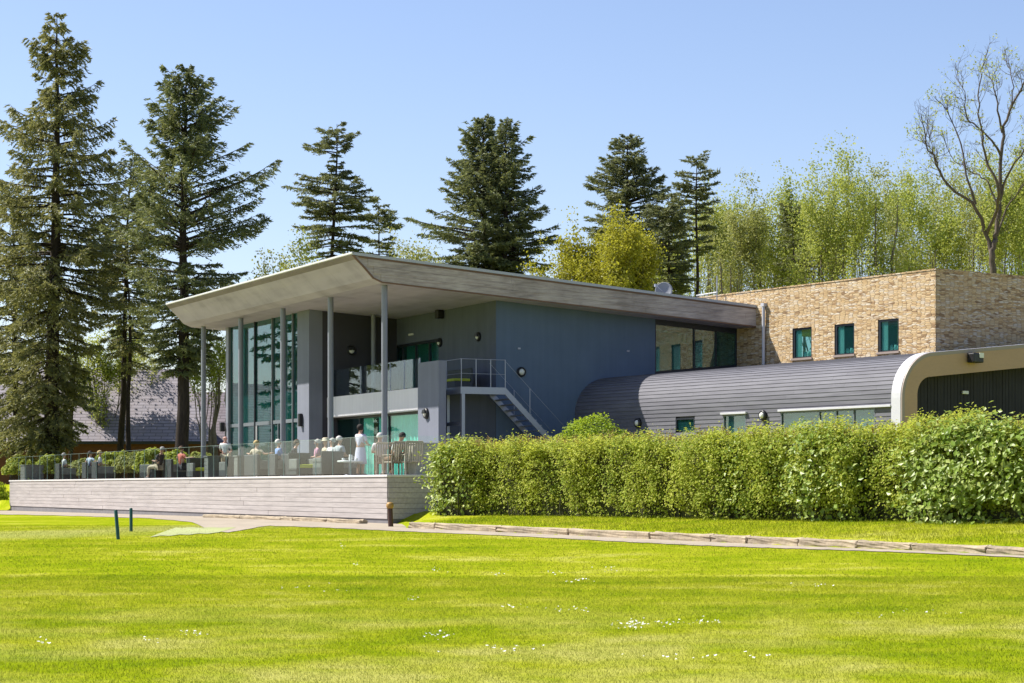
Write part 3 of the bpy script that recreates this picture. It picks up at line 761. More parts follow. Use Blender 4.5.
for (v, uu) in ((LV0, LU1 - .1), (LV0, LU0), (LV0 + .56, LU0), (LV0 + 1.12, LU0), (LV1, LU0)):
    MB().tube([(v, uu, FL - .2), (v, uu, FL + .97)], .018, 8).put('rail_post', M['galv'], st, sl)
for h in (.96, .46):
    rail([(LV0, LU1 - .1, FL + h), (LV0, LU0, FL + h)], .012 if h > .9 else .008); rail([(LV0, LU0, FL + h), (LV1, LU0, FL + h)], .012 if h > .9 else .008)
for k in (.30, .86):
    v = LV1 + RUN * k; z = FL - DROP * k
    for uu in (LU0, LU1 - .1): MB().tube([(v, uu, z - .05), (v, uu, z + .92)], .016, 8).put('rail_post', M['galv'], st, sl)
for h in (.92,):
    for uu in (LU0, LU1 - .1): rail([(LV1, uu, FL + h), (LV1 + RUN * .95, uu, FL - DROP * .95 + h)], .007)
# railing beyond the stair foot
for (px, py) in ((600, 0), (0, 0)): pass
rl = thing('metal_railing', 'short galvanised post railing by the foot of the metal staircase', 'railing', (*W(7.4, -1.5), DECK), CANG)
for i, v in enumerate((7.05, 7.9, 8.75)):
    MB().tube([(v - 7.4, 0, -.3), (v - 7.4, 0, 1.28)], .024, 8).put('post', M['galv'], rl)
for h in (1.26, .75): MB().tube([(-.35, 0, h), (1.35, 0, h)], .014, 8).put('handrail', M['galv'], rl)

# roof fittings
vd_ = 11.3; ud = 1.5
dd = thing('satellite_dish', 'round grey satellite dish standing on the clubhouse roof edge', 'satellite dish', (*W(v_on_u(664, .6), .6), ztop(v_on_u(664, .6))), CANG)
Rm = Vector((-.62, -.75, .25)).to_track_quat('Z', 'Y').to_matrix().to_4x4()
MB().lathe([(0, .0), (.15, .009), (.27, .037), (.33, .063), (.322, .072), (.255, .045), (.135, .019), (0, .014)], (0, 0, .26), 24, 0, Rm).put('dish', M['dish'], dd)
MB().tube([(0.02, 0, .0), (0.02, 0, .27)], .03, 8).put('mast', M['galv'], dd)
MB().tube([(0, 0, .2), (-.35, -.05, .45)], .015, 6).box(-.42, -.32, -.09, 0, .40, .50).put('feed_arm', M['galv'], dd)
va = v_on_u(717, 1.5)
ae = thing('roof_aerial', 'thin mast with a horizontal aerial and grey weather unit on the clubhouse roof', 'aerial', (*W(va, 1.5), ztop(va)), CANG)
MB().tube([(0, 0, 0), (0, 0, 1.25)], .022, 8).put('mast', M['galv'], ae)
ab = MB().tube([(-.55, .6, .52), (0, 0, .62), (.0, -.02, .62)], .028, 6)
for k in range(6):
    a = k / 5; c = (-.5 * (1 - a), .55 * (1 - a), .525 + .09 * a); ab.tube([(c[0] - .1, c[1] - .1, c[2]), (c[0] + .1, c[1] + .1, c[2])], .008, 5)
ab.put('antenna', M['white'], ae)
MB().lathe([(0, 0), (.14, 0), (.17, .12), (.12, .3), (0, .34)], (-.45, .3, 0), 14).put('sensor_housing', M['dish'], ae)

# ================================================================== stone block
sb = thing('stone_building', 'flat topped coursed rubble stone building with three small dark windows', 'building', (*(B0 + 11.1 * Ls + 6.83 * Rs), 1.2), SANG)
sL = (-6.83, 11.1, -1.2)                               # mesh coordinates: (w, -s, world z)
SW, SCn = 6.83, 11.1; ZST = 7.30 + E
wins = []
for (x0, x1, y0, y1) in ((792.4, 811.7, 328.7, 359.0), (834.4, 854.3, 324.8, 355.8), (877.8, 898.8, 320.0, 352.8)):
    s0, s1 = s_on_w(x0, SW), s_on_w(x1, SW); zt = zs(y0, s0, SW); zb = zs(y1, s0, SW); wins.append((-s1, -s0, zb, zt))
w = MB(); wall_cells(w, 1, SW, SW + .35, -SCn, 9.0, .8, lambda a: ZST, wins)
wall_cells(w, 0, -SCn, -SCn + .35, SW + .351, 30, .8, lambda a: ZST, [])
w.box(SW + .36, 30, -SCn + .36, 8.9, ZST - .5, ZST - .35)
w.box(29.6, 30, -SCn + .36, 8.9, .8, ZST - .01)
w.put('wall', M['stone'], sb, sL)
MB().box(SW - .02, SW + .37, -SCn - .02, 9, ZST + .002, ZST + .05).box(SW + .372, 30, -SCn - .02, -SCn + .37, ZST + .002, ZST + .05).put('coping', M['stone'], sb, sL)
for (a0, a1, z0, z1) in wins:
    f = MB(); d0, d1 = SW + .03, SW + .11
    f.box(d0, d1, a0, a0 + .07, z0, z1).box(d0, d1, a1 - .10, a1, z0, z1).box(d0, d1, a0 + .07, a1 - .10, z1 - .07, z1).box(d0, d1, a0 + .07, a1 - .10, z0, z0 + .06)
    wf = f.put('window', M['frame'], sb, sL)
    MB().box(SW - .05, SW + .12, a0 - .04, a1 + .04, z0 - .06, z0 + .015).put('sill', M['alug'], wf)
    MB().box(d0 + .03, d0 + .045, a0 + .07, a1 - .10, z0 + .06, z1 - .07).put('pane', M['glassw'], wf)
    f = MB().box(SW + .12, SW + .34, a0 + .05, a1 - .12, z0 + .01, z0 + .05)
    for q in (.25, .45, .7): f.lathe([(0, 0), (.05, 0), (.07, .1), (.04, .2), (0, .2)], (SW + .22, a0 + (a1 - a0) * q * .8, z0 + .05), 10)
    f.put('window_board', M['curtain'], wf)
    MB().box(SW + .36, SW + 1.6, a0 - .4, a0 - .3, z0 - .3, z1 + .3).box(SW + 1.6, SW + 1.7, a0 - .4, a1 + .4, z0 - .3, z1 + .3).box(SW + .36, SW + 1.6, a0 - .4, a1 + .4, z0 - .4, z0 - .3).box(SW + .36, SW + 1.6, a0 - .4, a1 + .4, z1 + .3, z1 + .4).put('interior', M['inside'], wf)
    q = np.linspace(a1 - .11, a1 - .40, 16); cv = [(SW + .10 + .012 * math.sin(i * 1.9), q[i], z) for i in range(16) for z in (z0 + .02, z1 - .02)]
    put('curtain', mesh_np(cv, [np.array([(2 * i, 2 * i + 2, 2 * i + 3, 2 * i + 1) for i in range(15)])], True), M['curtain'], wf)

sdp = s_on_w(763.5, SW - .09); zdp = zs(306, sdp, SW)
MB().tube([(SW - .09, -sdp, 3.4 + E), (SW - .09, -sdp, zdp)], .06, 12).box(SW - .16, SW - .005, -sdp - .085, -sdp + .085, zdp - .02, zdp + .10).put('downpipe', M['pipe'], sb, sL)
# ================================================================== low wing with rounded eaves
lw = thing('low_wing', 'low grey boarded wing with rounded eaves and a tan arched canopy end', 'building', (*(B0 + 8 * Ls + 3 * Rs), 1.2), SANG)
lL = (-3, 8, -1.2); SE = 16.42; ZF, RA = 2.66 + E, 1.32
SLP = math.tan(math.radians(5.7))
def profile(off, w_end, zlow=.9, n=14):
    """outline of the wing section, offset outwards: front wall, quarter round, pitched roof"""
    P = [(-off, zlow), (-off, ZF)]
    for i in range(1, n + 1):
        a = (math.pi / 2 - math.radians(5.7)) * i / n
        P.append((RA - (RA + off) * math.cos(a), ZF + (RA + off) * math.sin(a)))
    w0, z0 = P[-1]; P.append((w_end, z0 + (w_end - w0) * SLP)); return P
def along(P):
    d = [0]
    for a, c in zip(P[:-1], P[1:]): d.append(d[-1] + math.dist(a, c))
    return np.array(d)
def band(mb, off0, off1, s0, s1, w_end, mi=0, zlow=.9):
    A, Bp = profile(off0, w_end, zlow), profile(off1, w_end, zlow); n = len(A)
    vs = [(p[0], -s, p[1]) for s in (s0, s1) for q in (A, Bp) for p in q]
    fs = []
    for i in range(n - 1):
        fs += [(i, i + 1, 2 * n + i + 1, 2 * n + i), (n + i, 3 * n + i, 3 * n + i + 1, n + i + 1), (i, n + i, n + i + 1, i + 1), (2 * n + i, 2 * n + i + 1, 3 * n + i + 1, 3 * n + i)]
    fs += [(0, 2 * n, 3 * n, n), (n - 1, 2 * n - 1, 4 * n - 1, 3 * n - 1)]
    return mb.add(vs, fs, mi, False)
# openings in the front: (s0, s1, z0, z1)
fw = []
for (x0, x1, yt) in ((676, 695, 418.5), (723.5, 746.5, 415.0), (781, 875.5, 412.0)):
    s0, s1 = s_on_w(x0, 0), s_on_w(x1, 0); zt = zs(yt, s0, 0); fw.append((s0, s1, zt - (1.1 if x0 > 700 else .42), zt))
core = MB(); band(core, -.12, -.14, -2.0, SE - .5, SW + .4); 
core.put('roof', M['plinth'], lw, lL)
sk = MB(); P = profile(0, SW + .3); D = along(P); tot = D[-1]; PH = .135
k = 0; d = 0.0
Pa = np.array(P)
def pt_at(d): return np.array([np.interp(d, D, Pa[:, 0]), np.interp(d, D, Pa[:, 1])])
while d < tot - .02:
    d1 = min(tot, d + PH); a, c = pt_at(d), pt_at(d1); t = (c - a) / np.linalg.norm(c - a); nrm = np.array([-t[1], t[0]])
    a2, c2 = a + nrm * .022, c + nrm * .006                # lower edge laps over the board below
    s = -2.0
    while s < SE - .52:
        s2 = min(SE - .5, s + rr.uniform(2.6, 4.8))
        segs = [(s, s2)]
        for (h0, h1, z0, z1) in fw:
            if d < ZF - .9 and c[1] > z0 and a[1] < z1 - .02:
                segs = [q for (p0, p1) in segs for q in ((p0, min(p1, h0)), (max(p0, h1), p1)) if q[1] - q[0] > .02]
        for (p0, p1) in segs:
            vs = [(p[0], -q, p[1]) for q in (p0 + .002, p1 - .002) for p in (a, a2, c2, c)]
            sk.add(vs, [(0, 1, 2, 3), (7, 6, 5, 4), (0, 4, 5, 1), (1, 5, 6, 2), (2, 6, 7, 3)])
        s = s2
    d = d1
sk.put('cladding', M['slats'], lw, lL)
for i, (s0, s1, z0, z1) in enumerate(fw):
    f = MB().box(-.02, .06, -s1, -s1 + .05, z0, z1).box(-.02, .06, -s0 - .05, -s0, z0, z1).box(-.02, .06, -s1 + .05, -s0 - .05, z1 - .05, z1)
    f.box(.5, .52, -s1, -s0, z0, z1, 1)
    if i == 2:
        for q in (.42, .60, .78): f.box(-.01, .06, -(s0 + (s1 - s0) * q) - .025, -(s0 + (s1 - s0) * q) + .025, z0, z1 - .05)
    wf = f.put('window', [M['mullion'] if i else M['frame'], M['inside']], lw, lL)
    MB().box(.02, .03, -s1 + .05, -s0 - .05, z0, z1 - .05).put('pane', M['glassw'], wf)
    ex = 1.0 if i == 2 else .06
    if i: MB().box(-.10, .02, -(min(s1 + 1.2, SE - .45) if i == 2 else s1 + .06), -s0 + .06, z1 + .004, z1 + .075, 0, .008).put('lintel', M['alu'], wf)
# canopy end: pale band, edge trim, tan reveal, recessed black boards
WE = 15.0
b = MB(); band(b, .07, -.10, SE - .44, SE - .06, WE); b.put('edge_band', M['alu'], lw, lL)
b = MB(); band(b, .06, -.045, SE - .058, SE, WE); b.put('edge_trim', M['alug'], lw, lL)
wk = SW + .31; zk = profile(0, wk)[-1][1]
MB().prism([(wk, zk - .12), (WE, zk - .12 + (WE - wk) * SLP), (WE, zk + .02 + (WE - wk) * SLP), (wk, zk + .02)], 1, -SE + .5, -SCn - .02).put('canopy_roof', M['roofmetal'], lw, lL)
def inner(w_end, n=12):
    o, r = .58, .55; a5 = math.radians(5.7); w0 = -0 + o
    P = [(w0, .9)]; zc_ = ZF + .10
    for i in range(n + 1):
        a = (math.pi / 2 - a5) * i / n; P.append((w0 + r - r * math.cos(a), zc_ + r * math.sin(a)))
    p = P[-1]; P.append((w_end, p[1] + (w_end - p[0]) * SLP)); return P
A_, B_ = profile(-.043, WE), inner(WE)
t = MB()
# tan face as a ring between the outer and the inner outline, given thickness
DA, DB = along(A_), along(B_)
def samp(Pp, Dd, keys): 
    Pp = np.array(Pp); return [np.array([np.interp(k, Dd, Pp[:, 0]), np.interp(k, Dd, Pp[:, 1])]) for k in keys]
kA = np.concatenate([[0], np.linspace(DA[1], DA[-2], 15), [DA[-1]]]); kB = np.concatenate([[0], np.linspace(DB[1], DB[-2], 15), [DB[-1]]])
qa, qb = samp(A_, DA, kA), samp(B_, DB, kB); m_ = len(qa)
vs = [(p[0], -s, p[1]) for s in (SE - .01, SE - .56) for q in (qa, qb) for p in q]
for i in range(m_ - 1):
    t.add([vs[j] for j in (i, i + 1, m_ + i + 1, m_ + i)], [(0, 1, 2, 3)])
    t.add([vs[j] for j in (m_ + i, m_ + i + 1, 3 * m_ + i + 1, 3 * m_ + i)], [(0, 1, 2, 3)])
    t.add([vs[j] for j in (2 * m_ + i, 2 * m_ + i + 1, 3 * m_ + i + 1, 3 * m_ + i)], [(0, 1, 2, 3)])
t.put('tan_arch', M['tan'], lw, lL)
bd = MB(); w_ = .2
while w_ < WE:
    z1 = float(np.interp(w_, [p[0] for p in profile(-.2, WE)], [p[1] for p in profile(-.2, WE)])) - .05; bd.box(w_, w_ + .128, -SE + .60 + rr.uniform(0, .012), -SE + .68, .9, z1); w_ += .142
bd.put('black_boarding', M['boards'], lw, lL)
MB().box(1.2, WE, -SE + .69, -SE + .8, .9, ZF + .9).put('back_panel', M['plinth'], lw, lL)
fl_w = w_on_s(971.5, SE); zf_ = zs(357.5, SE, fl_w)
fo = MB().box(fl_w - .22, fl_w + .22, -SE - .30, -SE - .02, zf_ - .17, zf_ + .12, 0, .03).put('floodlight', M['black'], lw, lL)
MB().box(fl_w + .02, fl_w + .2, -SE - .315, -SE - .298, zf_ - .02, zf_ + .13).put('lens', M['lens'], fo)
ws_ = w_on_s(964.5, SE - .6); zz = zs(392.5, SE - .6, ws_)
MB().box(ws_ - .13, ws_ + .13, -SE + .54, -SE + .598, zz - .05, zz + .05, 0, .015).put('bulkhead_lamp', M['white'], lw, lL)
LP = (lw, lL)
for (px, py) in ((638.5, 423), (763.5, 415.5)):
    s = s_on_w(px, -.03); bulkhead(LP, (-.032, -s, zs(py, s, 0)), 0, -1, .17, False)
# ================================================================== vegetation
def nrm(a): return a / (np.linalg.norm(a, axis=-1, keepdims=True) + 1e-9)
def rand_dirs(r, n): return nrm(r.normal(size=(n, 3)))
def leaf_faces(C, D, N, L, Wd, fold=.25):
    """folded rhombic leaves: centres, axis, normal, length, width"""
    n = len(C); S = nrm(np.cross(D, N)); N = nrm(np.cross(S, D))
    L = np.broadcast_to(np.asarray(L, float), (n,))[:, None]; Wd = np.broadcast_to(np.asarray(Wd, float), (n,))[:, None]
    v = np.stack([C - D * L * .5, C + S * Wd * .5 + N * Wd * fold - D * L * .08, C + D * L * .5, C - S * Wd * .5 + N * Wd * fold - D * L * .08], 1).reshape(-1, 3)
    i = np.arange(n)[:, None] * 4
    return v, np.concatenate([i + np.array([0, 1, 2]), i + np.array([0, 2, 3])])
def sprays(Pt, D, Wv, L, Wd):
    """needle sprays: one slim triangle each"""
    n = len(Pt); L = L[:, None]; S = Wv * Wd[:, None]
    v = np.stack([Pt - S, Pt + S, Pt + D * L], 1).reshape(-1, 3)
    return v, (np.arange(n)[:, None] * 3 + np.array([0, 1, 2]))
def shape_noise(P, seed, sc):
    r = np.random.default_rng(seed); s = 0
    for k in range(7):
        d = r.normal(size=3) * sc * (1 + .45 * k); s = s + np.sin(P @ d + r.uniform(0, 6.28)) / (1 + .35 * k)
    return s / 2.2

def conifer(name, label, px, Y, ytop, seed, prof, mat, n_br=170, trunk=.30, px_base=None, base_z=1.2, dens=1.0, up=.25, droop=.35, spray=.30, group='conifers behind the clubhouse', lean=0.0, clump=.0, bark='bark'):
    """prof: [(row in the photograph, half width left in px, half width right in px)] from the top down"""
    r = np.random.default_rng(seed); m = Y / F
    xb = at(px if px_base is None else px_base, Y); xt = at(px, Y); zt = zat(ytop, Y); H = zt - base_z
    root = thing(name, label, 'tree', (xb, Y, base_z), 0, group)
    hz = np.linspace(0, 1, 12); wob = np.cumsum(r.normal(size=(12, 2)) * .05, 0); wob -= np.linspace(0, 1, 12)[:, None] * wob[-1]
    tx = np.stack([(xt - xb) * hz + wob[:, 0], wob[:, 1] + lean * hz, H * hz], 1)
    rad = trunk * (1 - hz) ** .85 + .015; rad[0] *= 1.25
    tb = MB().tube(tx, rad, 9)
    pr = np.array(prof, float); zrow = (HY - pr[:, 0]) * Y / F + E - base_z
    zlo, zhi = zrow[-1], H * .995
    VV = []; FF = []; off = 0
    g = 0
    zs_ = zlo + (zhi - zlo) * (r.random(n_br) ** 1.0); zs_ = zs_[~((zs_ > zlo + .8 * (zhi - zlo)) & (r.random(n_br) < .12))]
    zs_.sort()
    for z in zs_:
        g += 2.399 + r.normal() * .5
        dx, dy = math.cos(g), math.sin(g)
        row = np.interp(z, zrow[::-1], pr[::-1, 0]); t_top = 1 - (z - zlo) / (zhi - zlo + 1e-6)
        wl = np.interp(z, zrow[::-1], pr[::-1, 1]) * m; wr = np.interp(z, zrow[::-1], pr[::-1, 2]) * m
        L = (wr * max(0, dx) ** 2 + wl * max(0, -dx) ** 2 + .5 * (wl + wr) * dy * dy) * ((r.uniform(.45, .95) if r.random() < .55 else r.uniform(.9, 1.28)) if t_top < .78 else r.uniform(.55, 1.05)) + .12
        if clump and r.random() < clump: continue
        c = np.array([np.interp(z, tx[:, 2], tx[:, 0]), np.interp(z, tx[:, 2], tx[:, 1]), z])
        el = up * (1 - t_top) * 2.2 + (.10 - .45 * t_top) * droop + r.normal() * .08
        s = np.linspace(0, 1, 7)
        zz = L * (el * s - droop * .55 * s ** 2 * (.4 + t_top) + droop * .38 * s ** 4)
        side = r.normal() * .12
        B = c + np.stack([L * s * dx - side * L * s * s * dy, L * s * dy + side * L * s * s * dx, zz], 1)
        tb.tube(B, np.linspace(max(.012, .028 * L ** .7), .006, 7), 4, 0, False)
        nb = int(1.0 * dens * (5 + L * 8)); q = r.uniform(.12, 1.0, nb) ** .8
        bp = np.stack([np.interp(q, s, B[:, k]) for k in range(3)], 1)
        sg = r.choice([-1, 1], nb); out = np.array([dx, dy, 0]); sd = np.array([-dy, dx, 0])
        bd = nrm(out * r.uniform(.45, 1.0, nb)[:, None] + sd * (sg * r.uniform(.3, 1.0, nb))[:, None] + np.array([0, 0, 1.]) * (-droop * r.uniform(.1, .9, nb) + .12)[:, None])
        bl = np.minimum(min(.22, .35 * L) + .42 * L * (1.05 - q) * r.uniform(.6, 1.1, nb), 1.5)
        k = 9
        f = (np.arange(k)[None] + r.random((nb, k))) / k
        pp = bp[:, None] + bd[:, None] * (bl[:, None] * f)[..., None] + np.array([0, 0, -1.]) * ((droop * .40 + .05) * bl[:, None] * f ** 2)[..., None]
        pp = pp.reshape(-1, 3); dd_ = np.repeat(bd, k, 0)
        nd = nrm(dd_ + r.normal(size=dd_.shape) * .5 + np.array([0, 0, -.25 * droop]))
        wv = nrm(np.cross(nd, r.normal(size=nd.shape)))
        v, fa = sprays(pp, nd, wv, spray * .64 * min(1, .5 + .5 * L) * r.uniform(.55, 1.3, len(pp)), .036 * r.uniform(.7, 1.4, len(pp)) * spray / .3)
        VV.append(v); FF.append(fa + off); off += len(v)
    tb.put('trunk', M[bark], root)
    put('crown', mesh_np(np.concatenate(VV), [np.concatenate(FF)]), M[mat], root)
    return root

def decid(name, label, px, Y, ytop, seed, half, mat, ybase=None, stems=1, leaf=.13, nleaf=9000, trunk=.14, bark='barkg', levels=4, split=3, ang=.5, up=.35, base_z=1.3, first=.3, group='spring trees behind the clubhouse', tuft=.35, lsz=1.0, lean=0):
    r = np.random.default_rng(seed); x0 = at(px, Y); H = zat(ytop, Y) - base_z; hw = 1.12 * half * Y / F
    root = thing(name, label, 'tree', (x0, Y, base_z), 0, group)
    tb = MB(); tips = []
    def grow(p, d, L, rad, lv):
        nonlocal tb, tips
        n = 5; P = [p]; dd = d.copy()
        for i in range(n - 1):
            dd = nrm(dd + r.normal(size=3) * .13 + np.array([0, 0, up * .18])); P.append(P[-1] + dd * L / (n - 1))
        P = np.array(P); e = rad * (.62 if lv else .35)
        tb.tube(P, np.linspace(rad, e, n), 7 if lv > 2 else (5 if lv > 1 else 3), 0, False)
        if lv <= 1: tips.append((P, lv))
        if lv == 0: return
        k = split + (r.random() < .4) if lv < levels else split
        for i in range(int(k)):
            a = r.uniform(.45, 1.0) if i else 1.0
            j = a * (n - 1); q = np.array([np.interp(j, range(n), P[:, c]) for c in range(3)])
            az = r.uniform(0, 6.283); ax = nrm(np.cross(dd, [math.cos(az), math.sin(az), .3]))
            th = ang * r.uniform(.5, 1.3) * (.45 if i == 0 else 1)
            nd = nrm(dd * math.cos(th) + ax * math.sin(th))
            grow(q, nd, L * r.uniform(.58, .82), e * r.uniform(.62, .85), lv - 1)
    best = None
    for trial in range(10 if levels > 4 else 5):
      tb = MB(); tips = []
      for sN in range(stems):
        a = r.uniform(0, 6.28); d = nrm(np.array([math.cos(a) * .22 * (stems > 1) + lean, math.sin(a) * .22 * (stems > 1), 1.0]))
        grow(np.array([math.cos(a) * .3 * (stems > 1), math.sin(a) * .3 * (stems > 1), 0.]), d, H * first, trunk * (1 if stems == 1 else .75), levels)
      q_ = np.concatenate([t[0] for t in tips]); score = abs(np.percentile(q_[:, 0], 95) + np.percentile(q_[:, 0], 5)) / (np.ptp(q_[:, 0]) + .1) - .6 * min(1.0, np.percentile(np.abs(q_[:, 0]), 95) / q_[:, 2].max() / (hw / H))
      if best is None or score < best[0]: best = (score, tb, tips)
    tb, tips = best[1], best[2]
    # fit to the height and width seen
    allp = np.concatenate([t[0] for t in tips]); top = np.percentile(allp[:, 2], 99.7); wd_ = np.percentile(np.abs(allp[:, 0]), 97)
    sx, sz = hw / max(wd_, .2), H / top
    S = np.array([sx, sx, sz])
    tb.v = [(v[0] * sx if abs(v[2]) > .6 * 0 else v[0], v[1] * sx, v[2] * sz) for v in tb.v]
    if levels == 4:                                             # leading stems running up through the crown
        for i in range(stems + 1):
            a = r.uniform(0, 6.28); q = hw * r.uniform(.1, .55); k = np.linspace(0, 1, 10); w = np.cumsum(r.normal(size=(10, 2)) * .10, 0)
            tb.tube(np.stack([q * math.cos(a) * k ** .7 + w[:, 0], q * math.sin(a) * k ** .7 + w[:, 1], H * r.uniform(.64, .86) * k], 1), .15 * (1 - k) ** .7 + .02, 6, 0, False)
    tb.put('trunk', M[bark], root)
    idx = r.integers(0, len(tips), nleaf); f = r.random(nleaf) ** .7 * 4
    TP = np.stack([t[0] for t in tips]); i0 = np.minimum(f.astype(int), 3); fr = (f - i0)[:, None]
    # leaves gather in small clusters
    nc = nleaf // 9; ci = r.integers(0, nc, nleaf); C = (TP[idx, i0] * (1 - fr) + TP[idx, i0 + 1] * fr)[:nc] * S
    P = C[ci] + r.normal(size=(nleaf, 3)) * tuft * np.array([1, 1, .8]); P = P[(P[:, 2] > .76 * H + 1.5 * np.sin(P[:, 0] * 1.3 + seed)) | (r.random(nleaf) < .30)]; nleaf = len(P)
    D = nrm(rand_dirs(r, nleaf) + np.array([0, 0, -.3])); N = nrm(rand_dirs(r, nleaf) + np.array([0, 0, .5]))
    lg = leaf * r.uniform(.6, 1.3, nleaf)
    v, fa = leaf_faces(P, D, N, lg, lg * .75)
    put('crown', mesh_np(v, [fa]), M[mat], root)
    return root

# ---- conifers
conifer('spruce_tree', 'tallest shaggy spruce at the far left edge with brownish drooping branches', 57, 112, 14, 11,
        [(14, 2, 3), (32, 15, 16), (48, 25, 18), (70, 18, 32), (95, 12, 44), (108, 22, 34), (122, 55, 30), (140, 62, 52), (165, 52, 68), (200, 55, 60), (240, 62, 62), (290, 68, 66), (340, 64, 48), (385, 60, 30), (420, 56, 20), (445, 50, 12)], 'spruce', 330, .46, 50, dens=1.2, droop=.75, up=.2, spray=.36, base_z=1.8)
conifer('spruce_tree', 'second dark spruce with a wide tiered crown left of the roof tip', 186, 104, 68, 12,
        [(68, 1, 1), (85, 14, 10), (110, 20, 27), (140, 34, 40), (165, 28, 48), (190, 50, 70), (215, 56, 86), (245, 62, 74), (280, 58, 62), (320, 56, 44), (345, 42, 30), (372, 18, 18)], 'fir', 290, .36, 180, dens=1.2, droop=.34, up=.42, spray=.33, base_z=1.8)
conifer('spruce_tree', 'slim conifer with bare lower trunk between the two big left spruces', 132, 118, 158, 13,
        [(158, 2, 3), (175, 14, 12), (200, 28, 24), (240, 34, 34), (290, 34, 36), (325, 22, 26), (352, 12, 14)], 'fir', 150, .20, 117.5, dens=1.2, droop=.5, base_z=1.8)
conifer('spruce_tree', 'thin leaning conifer stem with sparse crown beside the slim conifer', 127, 114, 225, 14,
        [(225, 2, 2), (260, 18, 20), (310, 26, 26), (350, 20, 22), (372, 10, 10)], 'spruce', 70, .15, 130.5, dens=.9, droop=.5, base_z=1.8)
conifer('spruce_tree', 'young spruce with dark low boughs in front of the tiled roof', 78, 117, 300, 15,
        [(330, 4, 4), (370, 13, 12), (405, 16, 20), (430, 12, 22)], 'fir', 60, .13, 70, dens=1.2, droop=.6, base_z=1.8)
conifer('spruce_tree', 'shaded spruce filling the left picture edge behind the tallest one', 12, 122, 190, 16,
        [(190, 6, 6), (240, 36, 30), (300, 44, 40), (360, 46, 36), (440, 40, 30)], 'spruce', 170, .22, 14, dens=1.4, droop=.7, base_z=1.8)
conifer('pine_tree', 'open crowned conifer with a gap below its tufted top, above the roof overhang', 337, 116, 124, 17,
        [(124, 10, 4), (134, 14, 16), (146, 22, 14), (156, 27, 8), (164, 4, 4), (176, 8, 10), (186, 40, 20), (200, 38, 44), (214, 40, 34), (228, 36, 40), (250, 32, 38), (268, 12, 20)], 'pine', 150, .22, 331, dens=1.4, droop=.22, up=.16, clump=.12)
conifer('pine_tree', 'shorter narrow conifer to the right of the open crowned one', 378, 119, 198, 18,
        [(198, 2, 2), (212, 10, 10), (228, 16, 22), (240, 20, 16), (255, 24, 10), (270, 20, 8)], 'fir', 60, .13, 376, dens=1.2, droop=.2, clump=.1)
conifer('fir_tree', 'dense dark fir with the higher of two close tops above the roof ridge', 483, 112, 117, 19,
        [(117, 1, 1), (130, 8, 8), (150, 17, 10), (170, 26, 24), (195, 34, 30), (215, 42, 40), (232, 54, 38), (242, 66, 40), (265, 50, 52), (290, 48, 50)], 'fir', 250, .32, 484, dens=1.3, droop=.22, up=.46)
conifer('fir_tree', 'dense fir whose slightly lower top stands right beside the higher top', 505, 111, 121, 20,
        [(121, 1, 1), (135, 7, 9), (150, 8, 17), (165, 12, 26), (190, 20, 24), (215, 22, 32), (232, 24, 50), (250, 30, 46), (275, 40, 40), (290, 38, 40)], 'fir', 180, .28, 503, dens=1.2, droop=.22, up=.46)
conifer('pine_tree', 'dark tapering conifer rising above the yellow green bushes mid picture', 627, 116, 136, 21,
        [(136, 2, 2), (148, 10, 16), (158, 14, 14), (170, 28, 12), (180, 30, 28), (195, 34, 30), (215, 30, 48), (230, 36, 60), (260, 44, 66), (290, 44, 70)], 'pine', 200, .24, 628, dens=1.3, droop=.22, up=.26)
conifer('pine_tree', 'thin tall pine with a wispy umbrella top and straight bare stem', 697, 113, 157, 22,
        [(157, 4, 12), (166, 16, 8), (178, 24, 20), (186, 16, 20), (194, 20, 6), (206, 14, 24), (216, 8, 10), (232, 20, 18), (262, 12, 12)], 'pine', 84, .17, 695, dens=1.2, droop=.02, up=.14, clump=.05)
conifer('pine_tree', 'dark shaggy evergreen low behind the satellite dish', 668, 110, 195, 23,
        [(195, 4, 4), (215, 16, 14), (245, 22, 24), (280, 28, 26), (296, 28, 26)], 'pine', 110, .16, 668, dens=1.3, droop=.2)
conifer('pine_tree', 'small dark evergreen among the pale green spring trees', 791, 124, 198, 24,
        [(198, 2, 2), (210, 8, 8), (235, 12, 12), (265, 14, 14), (290, 12, 12)], 'pine', 55, .10, 791, dens=1.1, droop=.2)

# conifers of the same belt beyond the left edge, seen mirrored in the tall glazing
for i, (x, y, yt) in enumerate(((-45.4, 115, 78), (-51.5, 119, 120))):
    px = CX + F * x / y
    conifer('spruce_tree', ['tall spruce beyond the left edge, mirrored in the second pane of the glazing', 'shorter spruce beyond the left edge, mirrored in the last pane before the pier'][i], px, y, yt, 80 + i, [(yt, 2, 2), (yt + 60, 22, 22), (yt + 130, 40, 40), (yt + 230, 56, 56), (430, 50, 50)], 'fir', 120, .3, px, dens=1.0, droop=.5, spray=.42, base_z=1.2, group=None)

